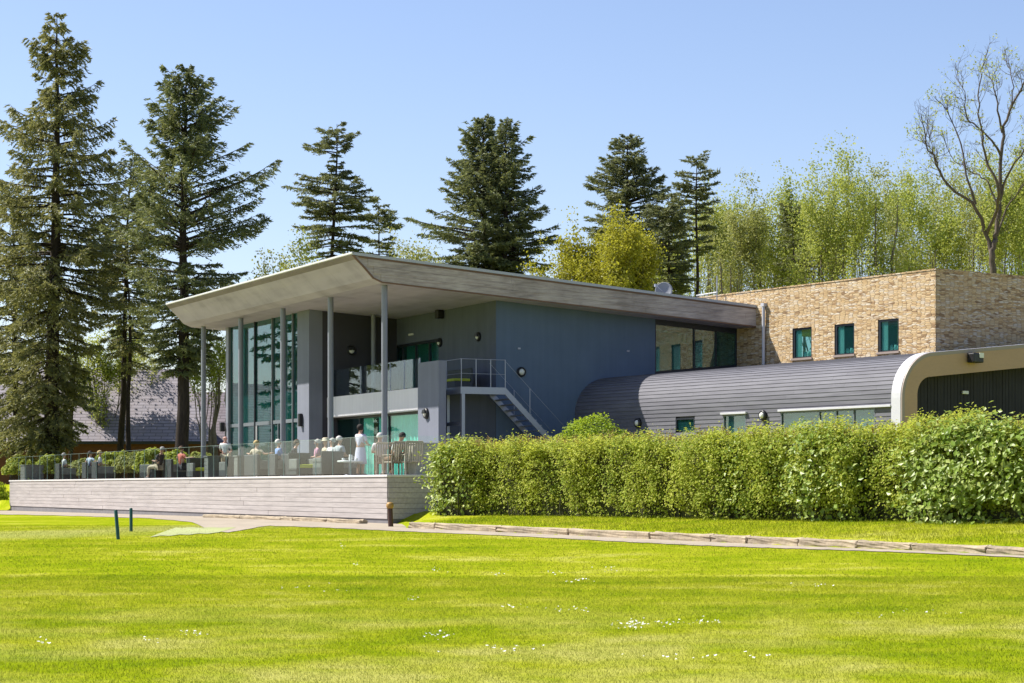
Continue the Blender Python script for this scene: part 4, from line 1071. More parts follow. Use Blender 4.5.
# ---- broadleaved trees
def bare_tree():
    r = np.random.default_rng(31); Y = 104; m = Y / F; bx, bz = at(992, Y), 1.3
    root = thing('bare_tree', 'tall tree with bare dark spreading branches and few leaf tufts at the right', 'tree', (bx, Y, bz), 0, 'spring trees behind the clubhouse')
    k = 260 / 683
    limbs = [([(600, 800), (602, 640), (598, 585), (606, 555), (612, 540), (620, 450), (622, 330), (626, 270), (650, 200), (683, 140), (700, 115)], .40),
             ([(598, 585), (585, 540), (550, 462), (480, 410), (440, 350), (408, 300), (388, 245)], .24),
             ([(622, 330), (600, 300), (560, 262), (530, 230), (518, 180), (500, 120)], .14),
             ([(626, 270), (607, 200), (600, 130), (588, 78)], .13),
             ([(550, 462), (528, 400), (515, 300), (490, 220), (450, 170)], .15),
             ([(585, 540), (602, 470), (590, 420), (560, 355), (540, 300), (530, 210), (545, 130), (562, 78)], .20),
             ([(480, 410), (458, 362), (430, 332), (392, 306)], .11),
             ([(620, 450), (640, 380), (668, 320), (690, 250), (720, 190)], .15), ([(602, 470), (575, 400), (555, 380), (500, 330), (470, 260)], .11),
             ([(650, 200), (655, 140), (648, 80), (652, 62)], .08), ([(440, 350), (430, 290), (425, 240)], .06), ([(612, 540), (650, 450), (690, 400), (730, 330)], .12)]
    tb = MB(); tips = []; dep = {}
    def twig(p, d, L, rad, lv):
        P = [p]; dd = d
        for i in range(4):
            dd = nrm(dd + r.normal(size=3) * .22 + np.array([0, 0, .10])); P.append(P[-1] + dd * L / 4)
        P = np.array(P); tb.tube(P, np.linspace(rad, rad * .4, 5), 4 if lv else 3, 0, False)
        if lv == 0: tips.append(P[-1]); return
        for i in range(3):
            j = r.uniform(.35, 1) * 4; q = np.array([np.interp(j, range(5), P[:, c]) for c in range(3)])
            twig(q, nrm(dd + r.normal(size=3) * .55), L * r.uniform(.45, .7), rad * .55, lv - 1)
    for pts, rad in limbs:
        Q = np.array([((764 + q[0] * k - 992) * m, 0, (HY - (30 + q[1] * k)) * m + E - bz) for q in pts]); n = len(Q)
        y0 = dep.get(pts[0], 0.0); ys_ = y0 + np.cumsum(np.concatenate([[0], r.normal(size=n - 1) * .8])) * (rad < .3)
        Q[:, 1] = ys_
        for p, y in zip(pts, ys_): dep.setdefault(p, float(y))
        f = np.linspace(0, n - 1, n * 3); Qs = np.stack([np.interp(f, range(n), Q[:, c]) for c in range(3)], 1); Qs[1:-1] = (Qs[:-2] + 2 * Qs[1:-1] + Qs[2:]) / 4; Qs[2:-2] += r.normal(size=Qs[2:-2].shape) * .04
        rr_ = .50 * rad * (1 - .84 * np.linspace(0, 1, len(Qs)) ** .8); tb.tube(Qs, rr_, 8, 0, False)
        for i in range(int(n * 3.2)):
            j = r.uniform(.3, .96) * (len(Qs) - 1); c = np.array([np.interp(j, range(len(Qs)), Qs[:, c]) for c in range(3)])
            if c[2] < 11: continue
            t = nrm(Qs[min(int(j) + 1, len(Qs) - 1)] - Qs[max(int(j) - 1, 0)]); twig(c, nrm(t * .8 + r.normal(size=3) * .5 + np.array([0, 0, .25])), r.uniform(.5, 1.15), .015, 2)
    tb.put('trunk', M['barkd'], root)
    T = np.array(tips); T = T[r.random(len(T)) < .12]; P = np.repeat(T, 8, 0) + r.normal(size=(len(T) * 8, 3)) * .15; n = len(P)
    lg = .12 * r.uniform(.6, 1.3, n); v, fa = leaf_faces(P, rand_dirs(r, n), rand_dirs(r, n), lg, lg * .7); put('crown', mesh_np(v, [fa]), M['spring'], root)
bare_tree()
TR_ = [  # px, Y, top row, half width, material, stems, leaves, label
    (585, 107, 226, 36, 'spring2', 3, 8600, 'yellow green birch rising left of the dark tapering conifer'),
    (622, 106, 216, 28, 'spring2', 2, 6500, 'bright yellow green birch in front of the dark tapering conifer'),
    (556, 108, 240, 20, 'spring2', 3, 3200, 'low yellow green tree right of the twin topped firs'),
    (660, 130, 236, 24, 'spring', 2, 2800, 'pale tree hidden behind the shaggy evergreen by the dish'),
    (706, 128, 196, 30, 'spring', 2, 4200, 'light green tree around the stem of the wispy pine'),
    (733, 121, 186, 26, 'spring3', 2, 3400, 'olive spring tree right of the wispy pine'),
    (762, 126, 178, 30, 'spring', 3, 4400, 'airy pale green tree with many thin stems right of the wispy pine'),
    (786, 132, 205, 26, 'spring3', 2, 2800, 'olive tree behind the small dark evergreen'),
    (826, 122, 160, 34, 'spring', 3, 5600, 'rounded bright spring tree above the left stone window'),
    (852, 128, 178, 28, 'spring3', 2, 3200, 'olive spring tree right of the rounded bright tree'),
    (880, 120, 146, 38, 'spring', 3, 5200, 'broad pale green tree above the stone building corner'),
    (908, 130, 168, 28, 'spring3', 2, 3200, 'thin olive tree between the broad pale tree and the bare one'),
    (932, 122, 172, 28, 'spring', 3, 3600, 'light green tree left of the bare trunk'),
    (968, 126, 164, 32, 'spring3', 3, 3800, 'twiggy spring tree directly behind the bare trunk'),
    (1006, 120, 158, 34, 'spring', 2, 4600, 'pale green tree right of the bare trunk'),
    (1038, 124, 150, 30, 'spring', 2, 4000, 'pale green tree cut by the right picture edge'),
    (648, 136, 212, 30, 'spring3', 2, 3000, 'dim olive tree in the second row behind the dish'),
    (690, 138, 204, 32, 'spring', 2, 3200, 'pale tree in the second row just left of the wispy pine'),
    (722, 140, 198, 32, 'spring3', 2, 3200, 'second row tree showing right of the wispy pine'),
    (750, 137, 194, 32, 'spring', 2, 3400, 'second row tree behind the airy pale green one'),
    (806, 139, 180, 32, 'spring', 2, 3400, 'second row tree between the small dark evergreen and the rounded bright tree'),
    (845, 138, 168, 34, 'spring3', 2, 3600, 'second row tree peeping between the rounded bright tree and the broad pale tree'),
    (896, 140, 158, 36, 'spring', 2, 3800, 'second row tree behind the broad pale green tree'),
    (926, 137, 166, 32, 'spring3', 2, 3400, 'second row olive tree left of the bare trunk'),
    (955, 139, 160, 32, 'spring', 2, 3400, 'second row pale tree just left of the bare trunk'),
    (990, 138, 156, 34, 'spring', 2, 3600, 'second row pale tree hidden by the bare trunk'),
    (1024, 140, 152, 34, 'spring3', 2, 3400, 'second row olive tree at the right picture edge'),
    (304, 106, 234, 38, 'spring', 2, 2600, 'loose light green tree peeping over the roof overhang'),
    (276, 107, 242, 24, 'spring3', 2, 1300, 'small olive tree by the roof overhang left of the loose green one'),
    (424, 107, 238, 22, 'spring3', 2, 1500, 'low olive tree left of the twin topped firs'),
    (212, 116, 332, 20, 'spring', 2, 2600, 'light green tree seen between the two leftmost roof posts'),
    (100, 128, 325, 34, 'spring', 3, 4200, 'light green broadleaf tree showing between the left spruce trunks'),
    (148, 132, 345, 26, 'spring3', 2, 1700, 'thin leafed tree above the tiled roof ridge')]
for i, (px, Y, yt, hw, mt, stn, nl, lb) in enumerate(TR_):
    decid('spring_tree' if i > 2 else 'birch_tree', lb, px, Y, yt, 60 + i, hw, mt, stems=stn, nleaf=int(nl * LEAFK * (2.4 if 'second row' in lb else 4.2)), trunk=.30, bark='barkl' if i < 3 else 'barkg', levels=4, split=3, ang=.44, up=.6, first=.55, leaf=.14, tuft=.24)
# woodland floor far behind, one mass of undergrowth
r = np.random.default_rng(5); n = 26000
cx = r.uniform(-40, 62, n); cy = r.uniform(132, 146, n); zz = r.random(n) ** 1.5 * (5.0 + 2.0 * np.sin(cx * .5) + 1.5 * np.sin(cx * 1.3 + 1))
keep = (cx > at(545, 135)) | (cx < at(20, 135))
P = np.stack([cx, cy, 1.3 + zz], 1)[keep]; n = len(P)
v, fa = leaf_faces(P, rand_dirs(r, n), rand_dirs(r, n), .34, .24)
structure(put('far_undergrowth', mesh_np(v, [fa]), M['shrub']), 'stuff')

# ---- shrubs
def shrub(name, label, x, y, z0, rx, ry, h, mat, seed, n, leaf=.10, group=None, ang=0, nearshape=1.0):
    r = np.random.default_rng(seed); root = thing(name, label, 'shrub', (x, y, z0), ang, group)
    D = rand_dirs(r, n); D[:, 2] = np.abs(D[:, 2]) * .95 - .12
    k = 1 + .22 * shape_noise(D * 2.2, seed, 1.2) + .10 * shape_noise(D * 7, seed + 1, 1.2)
    rad = k * r.uniform(.72, 1.02, n) ** .6
    P = D * rad[:, None] * np.array([rx, ry, h * .55]) + np.array([0, 0, h * .45]); P[:, 2] = np.maximum(P[:, 2], .03)
    Dn = nrm(rand_dirs(r, n) * .8 + D * .5); N = nrm(D + r.normal(size=(n, 3)) * .5 + np.array([0, 0, .3]))
    lg = leaf * r.uniform(.6, 1.3, n)
    v, fa = leaf_faces(P, nrm(np.cross(N, Dn)), N, lg, lg * .7); put('leaves', mesh_np(v, [fa]), M[mat], root)
    b = MB()
    for i in range(9):
        a = i * .7 + r.random(); b.tube([(0.05 * math.cos(a), .05 * math.sin(a), -.1), (rx * .4 * math.cos(a), ry * .4 * math.sin(a), h * .45), (rx * .6 * math.cos(a), ry * .6 * math.sin(a), h * .72)], [.03, .02, .008], 5, 0, False)
    b.put('stems', M['twig'], root)
    return root
for i, (px, yt, hw, hh, mt, lb) in enumerate(((24, 454, 18, 30, 'shrub', 'dark shrub behind the left end of the terrace glass'), (52, 452, 16, 28, 'shrub', 'green shrub behind the pale shirted man far left'), (84, 458, 14, 24, 'spring3', 'olive shrub behind the two people far left'),
     (112, 448, 17, 32, 'shrub', 'leafy shrub at the foot of the two thin conifer stems'), (134, 450, 15, 30, 'spring3', 'yellowish shrub right of the thin conifer stems'), (154, 446, 14, 34, 'shrub', 'taller green shrub left of the thick dark trunk'), (176, 448, 15, 30, 'shrub', 'shrub around the foot of the thick dark trunk'), (202, 450, 14, 28, 'spring3', 'olive shrub behind the leftmost roof post'))):
    Y = 112 - (px - 24) * .10; k = Y / F
    shrub('shrub', lb, at(px, Y), Y, 1.7, hw * k * 1.2, 1.3, zat(yt, Y) - 1.7, mt, 200 + i, 3600, .17, 'shrubs behind the terrace')
x, y = W(-3.8, TU1 + 1.2)
shrub('clipped_bush', 'bright green clipped bush beyond the left end of the timber terrace', x - .5, y, float(gz(x, y)) - .1, 1.55, 1.3, 1.75, 'bush', 260, 6500, .11)

# ---- hedge
H0, H1 = np.array([-2.75, 60.4]), np.array([11.6, 43.0]); HD = (H1 - H0); HL = float(np.linalg.norm(HD)); HD /= HL; HN = np.array([HD[1], -HD[0]])  # HN faces the lawn
if HN[1] > 0: HN = -HN
HANG = math.atan2(HD[1], HD[0])
def hz0(a, d=0):
    p = H0 + HD * a - HN * d; return gz(p[0] if np.isscalar(a) else p[..., 0], p[1])
def hedge_leaves(r, n, a0, a1, depth, zf, zt, bulge, seed, round_end=0.0):
    """points and outward normals on a lumpy hedge body; local frame: x along, y towards the lawn (negative is the back)"""
    reg = r.random(n); a = r.uniform(a0, a1, n); P = np.zeros((n, 3)); N = np.zeros((n, 3))
    fr = reg < .56; tp = (reg >= .56) & (reg < .86); bk = reg >= .86
    h = r.random(n)
    P[:, 0] = a; top = zt(a)
    P[fr, 1] = 0; P[fr, 2] = (h * top)[fr]; N[fr] = (0, 1, .15)
    P[tp, 1] = -depth * h[tp]; P[tp, 2] = top[tp]; N[tp] = (0, .1, 1)
    P[bk, 1] = -depth; P[bk, 2] = (h * top)[bk]; N[bk] = (0, -1, .2)
    # round the shoulder
    e = .35; sh = np.clip((P[:, 2] - (top - e)) / e, 0, 1)
    P[fr, 1] -= (sh ** 2 * .22)[fr]
    k = shape_noise(P * np.array([1, 1, 1.2]), seed, .9) * bulge + shape_noise(P, seed + 9, 3.2) * bulge * .55
    P += N * k[:, None]
    low_in = np.clip(1 - P[:, 2] / .5, 0, 1); P[:, 1] -= low_in * .25 * fr
    if round_end:
        for e0, sg in ((a0, -1), (a1, 1)):
            q = np.clip(1 - np.abs(P[:, 0] - e0) / round_end, 0, 1); P[:, 1] = P[:, 1] - q ** 2 * .5 * fr; P[:, 2] *= 1 - .12 * q ** 2
    return P, N
def hedge_obj(name, label, a0, a1, off, depth, topf, mat, seed, n, leaf, bulge, group, rnd=.0, shoots=0, inner=True, cat='hedge', rand=.5, jit=.10):
    r = np.random.default_rng(seed); am = (a0 + a1) / 2; p = H0 + HD * am + HN * off
    g0 = float(hz0(am)); root = thing(name, label, cat, (p[0], p[1], g0), HANG, group)
    sgn = 1 if (HN @ np.array([-math.sin(HANG), math.cos(HANG)])) > 0 else -1
    CL = 9; n = n // CL * CL; P, N = hedge_leaves(r, n // CL, a0 - am, a1 - am, depth, None, lambda a: topf(a + am), bulge, seed, rnd)
    P = np.repeat(P - N * (r.random(len(P)) ** 1.3 * .34)[:, None], CL, 0) + r.normal(size=(n, 3)) * leaf * 1.25; N = np.repeat(N, CL, 0)
    # follow the ground along the hedge and scatter a little into the depth
    gl = hz0(0.0) + (hz0(HL) - hz0(0.0)) * ((P[:, 0] + am) / HL) - g0
    P += -N * (r.random(n) ** 2 * .12)[:, None] + r.normal(size=(n, 3)) * jit * .25
    D = nrm(rand_dirs(r, n) + np.array([0, 0, -.35])); Nn = nrm(N + r.normal(size=(n, 3)) * rand + np.array([0, 0, .45]))
    hole = shape_noise(P * np.array([1, .4, 1.5]), seed + 31, 4.4 if leaf < .1 else 3.0) < (-.36 if leaf < .1 else -.42); kp = ~(hole & (r.random(n) < .8)) & (P[:, 2] > .42 + .12 * np.sin(P[:, 0] * 2.7)) | ~hole & (r.random(n) < .45); P, Nn, D, gl, n = P[kp], Nn[kp], D[kp], gl[kp], int(kp.sum())
    P[:, 2] = np.maximum(P[:, 2], .02) + gl
    P[:, 1] *= sgn; Nn[:, 1] *= sgn
    lg = leaf * r.uniform(.65, 1.3, n)
    v, fa = leaf_faces(P, nrm(np.cross(Nn, nrm(np.cross(D, Nn)))), Nn, lg, lg * .72, .18)
    put('leaves', mesh_np(v, [fa]), M[mat], root)
    if inner:
        c = MB(); k = max(3, int((a1 - a0) / .5)); qs = np.linspace(a0 + .35 - am, a1 - .35 - am, k)
        for i in range(k - 1):
            for (yy0, yy1, zz) in ((-.42, -depth + .25, -.35),):
                pass
        ring = []
        for q in qs:
            t = float(topf(q + am)) - .24; g = float(hz0(0.0) + (hz0(HL) - hz0(0.0)) * ((q + am) / HL) - g0)
            ring.append([(q, -.48 * sgn, g + .10), (q, -.48 * sgn, g + t), (q, (-depth + .3) * sgn, g + t), (q, (-depth + .3) * sgn, g + .14)])
        for A, Bq in zip(ring[:-1], ring[1:]):
            for i in range(4): c.add([A[i], A[(i + 1) % 4], Bq[(i + 1) % 4], Bq[i]], [(0, 1, 2, 3)])
        c.add(ring[0], [(0, 1, 2, 3)]); c.add(ring[-1], [(0, 1, 2, 3)])
        rr_ = random.Random(seed)
        for i in range(int((a1 - a0) * 2.2)):
            q = rr_.uniform(a0 + .2, a1 - .2) - am; g = float(hz0(0.0) + (hz0(HL) - hz0(0.0)) * ((q + am) / HL) - g0); y = -rr_.uniform(.25, .7) * sgn
            c.tube([(q, y, g - .05), (q + rr_.uniform(-.1, .1), y, g + .35), (q + rr_.uniform(-.2, .2), y + .05 * sgn, g + .8)], [.03, .024, .015], 5, 0, False)
        c.put('branches', M['twig'], root)  # stems plus a solid dark core painting the shade between the leaves
    if shoots:
        rs = np.random.default_rng(seed + 77); a = rs.uniform(a0, a1, shoots) - am; ln = rs.uniform(.05, .26, shoots)
        base = np.stack([a, -sgn * rs.uniform(.05, depth, shoots), np.array([float(topf(q + am)) for q in a]) - .05 + hz0(0.0) + (hz0(HL) - hz0(0.0)) * ((a + am) / HL) - g0], 1)
        k = 6; f = np.repeat(np.linspace(.1, 1, k)[None], shoots, 0); dr = nrm(np.stack([rs.normal(size=shoots) * .2, rs.normal(size=shoots) * .2, np.ones(shoots)], 1))
        PP = (base[:, None] + dr[:, None] * (ln[:, None] * f)[..., None]).reshape(-1, 3); m_ = len(PP)
        lg = rs.uniform(.035, .07, m_); v, fa = leaf_faces(PP + rs.normal(size=PP.shape) * .012, nrm(rand_dirs(rs, m_) + np.array([0, 0, .6])), rand_dirs(rs, m_), lg, lg * .6)
        put('new_shoots', mesh_np(v, [fa]), M['redtip'], root)
    return root
def a_at(px, y=None):
    k = (px - CX) / F; return float((k * H0[1] - H0[0]) / (HD[0] - k * HD[1]))
def top_small(a): return 2.22 + .05 * np.sin(a * 1.7) + .05 * np.sin(a * 3.3 + 1) + .03 * np.sin(a * 7.9) - .10 * (a / HL)
hedge_obj('hedge', 'long clipped small leaved hedge running along the grass strip, reddish tips on top', .5, HL + 5.0, 0, 1.35, top_small, 'hedge', 300, int(165000 * HEDGEK),   .066, .19, None, 0, 900)
for i, (x0, x1, off, dz, n, mt, lf, lb) in enumerate((
        (424, 474, .22, .0, 4000, 'ivy2', .125, 'broad leaved rounded bush forming the left end of the hedge by the terrace'),
        (707, 760, .10, .02, 2600, 'ivy2', .115, 'broad leaved patch of hedge below the first small wing window'),
        (770, 862, .12, -.04, 4800, 'ivy', .125, 'broad leaved bulging bush in the hedge below the long wing window'),
        (895, 1040, .20, -.06, 9800, 'ivy', .135, 'largest broad leaved bush swelling from the right end of the hedge'))):
    a0, a1 = a_at(x0), a_at(x1); am = (a0 + a1) / 2; hw = (a1 - a0) / 2
    def tf(a, am=am, hw=hw, dz=dz): return 2.20 + dz - .6 * np.clip(np.abs((a - am) / hw), 0, 1) ** 2.4 + .06 * np.sin(a * 3.3)
    hedge_obj('broad_leaved_bush', lb, a0, a1, off, 1.5 if i != 1 else 1.1, tf, mt, 310 + i, n, lf, .17, 'broad leaved bushes in the hedge', .9, 0, True, 'bush', .42, .2)
p = np.array([at(590, 62.5), 62.5])
shrub('bright_bush', 'bright light green bush poking up behind the hedge in front of the blue wall', p[0], p[1], .9, 1.55, 1.0, zat(412.5, 62.5) - .9, 'bush', 270, 9000, .085)

# ---- grass blades
r = np.random.default_rng(9)
def blades(n, y0, y1, hgt, wid, name, bank=False):
    if bank:
        t = r.uniform(-1, 32, n); d = r.uniform(.22, 5.5, n) ; p = K0 + t[:, None] * KD + d[:, None] * KN; x, y = p[:, 0], p[:, 1]
        hd = (p - H0) @ HN; keep = (hd > -.35); x, y = x[keep], y[keep]
        tall = .7 + .9 * (r.random(len(x)) < .10) + .8 * np.exp(-((d[keep] - .3) / .12) ** 2) * (r.random(len(x)) < .5)
    else:
        y = np.sqrt(r.uniform(y0 ** 2, y1 ** 2, n)); x = y * r.uniform(-.36, .36, n)
        z = gz(x, y); pxx = CX + F * x / y; pyy = HY + F * (E - z) / y
        keep = (pyy > edge_y(pxx) + r.uniform(-1.3, .9, n)) & (pyy < 720); x, y = x[keep], y[keep]
        tall = .55 + .9 * r.random(len(x)) ** 2
    n = len(x); z = gz(x, y); a = r.uniform(0, 6.283, n); b = r.uniform(0, 6.283, n); h = hgt * tall * r.uniform(.6, 1.2, n); ln = h * r.uniform(.2, .9, n); w = wid * r.uniform(.7, 1.3, n)
    c = np.stack([x, y, z - .004], 1); s = np.stack([np.cos(a), np.sin(a), 0 * a], 1) * w[:, None] * .5
    tip = c + np.stack([np.cos(b) * ln, np.sin(b) * ln, h], 1)
    v = np.stack([c - s, c + s, tip], 1).reshape(-1, 3); f = np.arange(n)[:, None] * 3 + np.array([0, 1, 2])
    structure(put(name, mesh_np(v, [f]), M['blade']), 'stuff')
blades(int(575000 * GRASSK), 15, 31, .024, .0065, 'lawn_grass'); blades(int(275000 * GRASSK), 31, 60, .028, .012, 'lawn_grass')
blades(int(72000 * GRASSK), 0, 0, .075, .012, 'bank_grass', True)
# daisies scattered in loose drifts
dc = [(655, 627, 46, 26), (705, 625, 16, 8), (630, 628, 14, 10), (585, 584, 16, 10), (607, 571, 12, 6), (555, 574, 10, 6), (436, 571, 14, 4), (498, 576, 10, 5), (512, 609, 12, 6), (415, 601, 10, 5), (342, 548, 4, 3), (355, 569, 5, 3), (440, 637, 16, 9), (192, 635, 12, 7), (150, 640, 10, 5), (45, 645, 8, 5), (570, 612, 30, 8), (820, 590, 30, 6), (300, 590, 60, 8), (700, 660, 80, 10), (900, 620, 60, 6), (500, 650, 60, 8)]
C = []
for (px, py, sp, k) in dc:
    for i in range(int(k * 1.8)):
        x, y = ground_px(px + r.normal() * sp * .5, min(690, py + r.normal() * 2.0)); C.append((x, y, float(gz(x, y)) + .045))
mb = MB()
for (x, y, z) in C:
    q = r.uniform(.008, .017); a0 = r.random()
    mb.add([(x, y, z + .006)] + [(x + q * math.cos(a0 + j * math.pi / 3), y + q * math.sin(a0 + j * math.pi / 3), z + r.uniform(-.004, .012)) for j in range(6)], [(0, 1 + j, 1 + (j + 1) % 6) for j in range(6)])
structure(mb.put('daisies', M['daisy']), 'stuff')

# ---- posts on the lawn
for (xb, yb, xt, yt, lb) in ((118.6, 538.5, 115.8, 510, 'dark green stake leaning left on the lawn edge, the nearer of the pair'), (131.2, 531.5, 131.0, 508, 'dark green upright stake on the lawn edge, the farther of the pair')):
    x, y = ground_px(xb, yb); z = float(gz(x, y)); x2 = at(xt, y); z2 = zat(yt, y)
    p = MB().tube([(0, 0, -.1), (x2 - x, 0, z2 - z - .02), (x2 - x, 0, z2 - z)], [.042, .042, .03], 10).put('lawn_stake', M['greenpost'], None, (x, y, z)); tag(p, lb, 'stake', 'green stakes on the lawn')
x, y = ground_px(391.0, 527); z = float(gz(x, y)); h = zat(502.5, y) - z
bo = thing('bollard', 'short brown bollard with an ochre cap at the terrace corner', 'bollard', (x, y, z))
MB().tube([(0, 0, -.1), (-.03, 0, h * .78)], .075, 14).put('post', M['bollard'], bo)
MB().lathe([(0.0, 0), (.085, 0), (.105, .05), (.105, .12), (.07, .17), (0, .18)], (-.03, 0, h * .76), 14).put('cap', M['ochre'], bo)

# ================================================================== tiled house on the left
th = thing('tiled_house', 'long low house with purple grey tiled roof and red brown boarding behind the spruces', 'building', (at(130, 128), 128, 1.6))
def tl3(px, py, Y): return (at(px, Y) - at(130, 128), Y - 128, zat(py, Y) - 1.6)
EZ = tl3(0, 441.5, 126); 
a = [tl3(-480, 441.5, 126), tl3(211.5, 441.5, 126), tl3(186, 369, 131), tl3(-460, 369, 131), tl3(-480, 441.5, 136), tl3(214, 441.5, 136)]
mb = MB(); th_ = .12
mb.add(a, [(0, 1, 2, 3), (3, 2, 5, 4), (1, 5, 2), (0, 3, 4), (0, 4, 5, 1)]); mb.put('roof', M['tile'], th)
x0, x1 = a[0][0] + .4, a[1][0] - .5
MB().box(x0, x1, -1.5, 7.4, -.3, a[0][2] - .01).put('wall', M['redwall'], th)
MB().box(a[0][0], a[1][0], a[0][1] - .12, a[0][1] - .02, a[0][2] - .16, a[0][2] + .02).put('gutter', M['frame'], th)
b_ = [tl3(192, 446, 133), tl3(262, 446, 133), tl3(262, 392, 139), tl3(190, 392, 139), tl3(190, 446, 145), tl3(262, 446, 145)]
mb = MB().add(b_, [(0, 1, 2, 3), (3, 2, 5, 4), (0, 3, 4), (1, 5, 2)]); mb.put('rear_roof', M['tile2'], th)
MB().box(b_[0][0] + .3, b_[1][0] - .3, b_[0][1] + .3, b_[4][1] - .3, -.3, b_[0][2] - .02).put('rear_wall', M['redwall'], th)
# ================================================================== terrace furniture
LG = 'charcoal rattan lounge chairs on the terrace'
def chair_proto(width):
    root = bpy.data.objects.new('lounge_chair', None); COL.objects.link(root)
    w = width / 2
    MB().box(-w, w, -.40, .42, .06, .30, 0, .02).put('seat_base', M['rattan'], root)
    MB().box(-w, w, -.45, -.33, .06, .84, 0, .03).put('backrest', M['rattan'], root)
    for s in (-1, 1): MB().box(s * (w - .06) - .055, s * (w - .06) + .055, -.36, .42, .28, .62, 0, .025).put('armrest', M['rattan2'], root)
    MB().box(-w + .12, w - .12, -.31, .43, .302, .43, 0, .04).put('seat_cushion', M['lime'], root)
    for s in (-1, 1):
        for y in (-.38, .36): MB().box(s * (w - .08) - .025, s * (w - .08) + .025, y - .025, y + .025, 0, .06).put('leg', M['black'], root)
    return root
def copy_thing(src):
    o = src.copy(); COL.objects.link(o)
    for c in list(src.children):
        d = c.copy(); COL.objects.link(d); d.parent = o
    return o
PROTO = {w: chair_proto(w) for w in (.80, 1.5)}; used = set()
def lounge(px, v, yaw, label, w=.80):
    u = u_on_v(px, v); x, y = W(v, u)
    o = PROTO[w] if w not in used else copy_thing(PROTO[w]); used.add(w)
    o.location = (x, y, DECK); o.rotation_euler = (0, 0, CANG + yaw); o.name = 'lounge_chair' if w < 1 else 'lounge_sofa'
    tag(o, label, 'chair' if w < 1 else 'sofa', LG)
    return o
# yaw: 0 faces +u (left), -90 faces +v (into the building), 90 faces the lawn, 180 faces -u (right)
AW, LF, RT, TO = -math.pi / 2, 0.0, math.pi, math.pi / 2
lounge(66, -1.35, AW, 'charcoal rattan armchair under the pale shirted man far left')
lounge(93, -1.5, AW, 'charcoal rattan armchair under the dark haired person in pale blue')
lounge(103, -1.5, AW, 'charcoal rattan armchair under the blond person')
lounge(153, -1.7, LF + .5, 'charcoal rattan armchair under the grey haired person in dark clothes')
lounge(176, -1.0, AW, 'charcoal rattan sofa turned from the lawn, under the person in coral', 1.5)
lounge(199, -1.6, RT, 'empty rattan armchair with lime cushion left of the standing bald man')
lounge(232, -1.6, LF, 'empty rattan armchair with lime cushion just right of the standing bald man')
lounge(262, -1.7, AW, 'charcoal rattan sofa turned from the lawn, under the straw haired person', 1.5)
lounge(283, -1.5, AW, 'charcoal rattan armchair under the person in the blue shirt')
lounge(296, -1.2, AW, 'charcoal rattan armchair under the brown haired person in dark clothes')
lounge(303, -2.0, RT, 'empty rattan armchair with lime cushion left of the person in pink')
lounge(325, -.5, TO, 'charcoal rattan sofa facing the lawn with two people above its lime cushion', 1.5)
lounge(328, -2.15, LF, 'empty rattan armchair with lime cushion in front of the two people on the sofa')
lounge(343, -1.2, AW + .2, 'charcoal rattan armchair under the white haired person in grey by the low table')
# planters
def planter(px, v, w, h, label, mat):
    x, y = W(v, u_on_v(px, v)); o = thing('planter_box', label, 'planter', (x, y, DECK), CANG)
    b = MB(); k = max(3, int(h / .14))
    for i in range(k): b.box(-w / 2, w / 2, -w / 2, w / 2, h * i / k + .004, h * (i + 1) / k - .004, 0, .006)
    b.box(-w / 2 + .02, w / 2 - .02, -w / 2 + .02, w / 2 - .02, .0, h - .01)
    b.put('box', mat, o)
    MB().box(-w / 2 - .03, w / 2 + .03, -w / 2 - .03, w / 2 + .03, h, h + .05, 0, .01).put('rim', mat, o)
    return o
planter(32, -1.9, 1.0, .78, 'grey square planter box at the far left end of the terrace', M['rattan2'])
planter(212, -2.0, .48, .82, 'tall pale grey planter box beside the leftmost roof post', M['rattan2'])
planter(241, -2.1, .42, .78, 'narrow grey planter box in front of the second roof post', M['rattan2'])
planter(424, -1.0, .95, .98, 'pale wooden planter box on the terrace beside the hedge end', M['ppost'])
# low table with crockery
x, y = W(-1.7, u_on_v(350, -1.7)); lt = thing('low_table', 'low round table with white crockery left of the standing woman', 'table', (x, y, DECK), CANG)
MB().lathe([(0, .46), (.42, .46), (.43, .49), (.42, .52), (0, .52)], (0, 0, 0), 24).put('table_top', M['white'], lt)
MB().lathe([(0, 0), (.26, 0), (.26, .03), (.05, .05), (.05, .46)], (0, 0, 0), 16).put('pedestal', M['galv'], lt)
def onto(dx, dy): return (x + dx, y + dy, DECK + .52)
jg = MB().lathe([(0, 0), (.055, 0), (.075, .07), (.05, .16), (.062, .2), (.05, .2), (.0, .02)], (0, 0, 0), 14).tube([(.06, 0, .05), (.12, 0, .1), (.055, 0, .17)], .01, 6).put('jug', M['white'], None, onto(.02, .05)); tag(jg, 'white jug standing on the low round table', 'jug')
for dx, dy, lb in ((-.22, -.1, 'white cup nearest the left rim of the low round table'), (.22, -.08, 'white cup nearest the right rim of the low round table')):
    c = MB().lathe([(0, 0), (.03, 0), (.045, .04), (.048, .08), (.042, .08), (.03, .02), (0, .015)], (0, 0, 0), 12).tube([(.04, 0, .02), (.075, 0, .04), (.042, 0, .065)], .006, 5).put('cup', M['white'], None, onto(dx, dy)); tag(c, lb, 'cup')
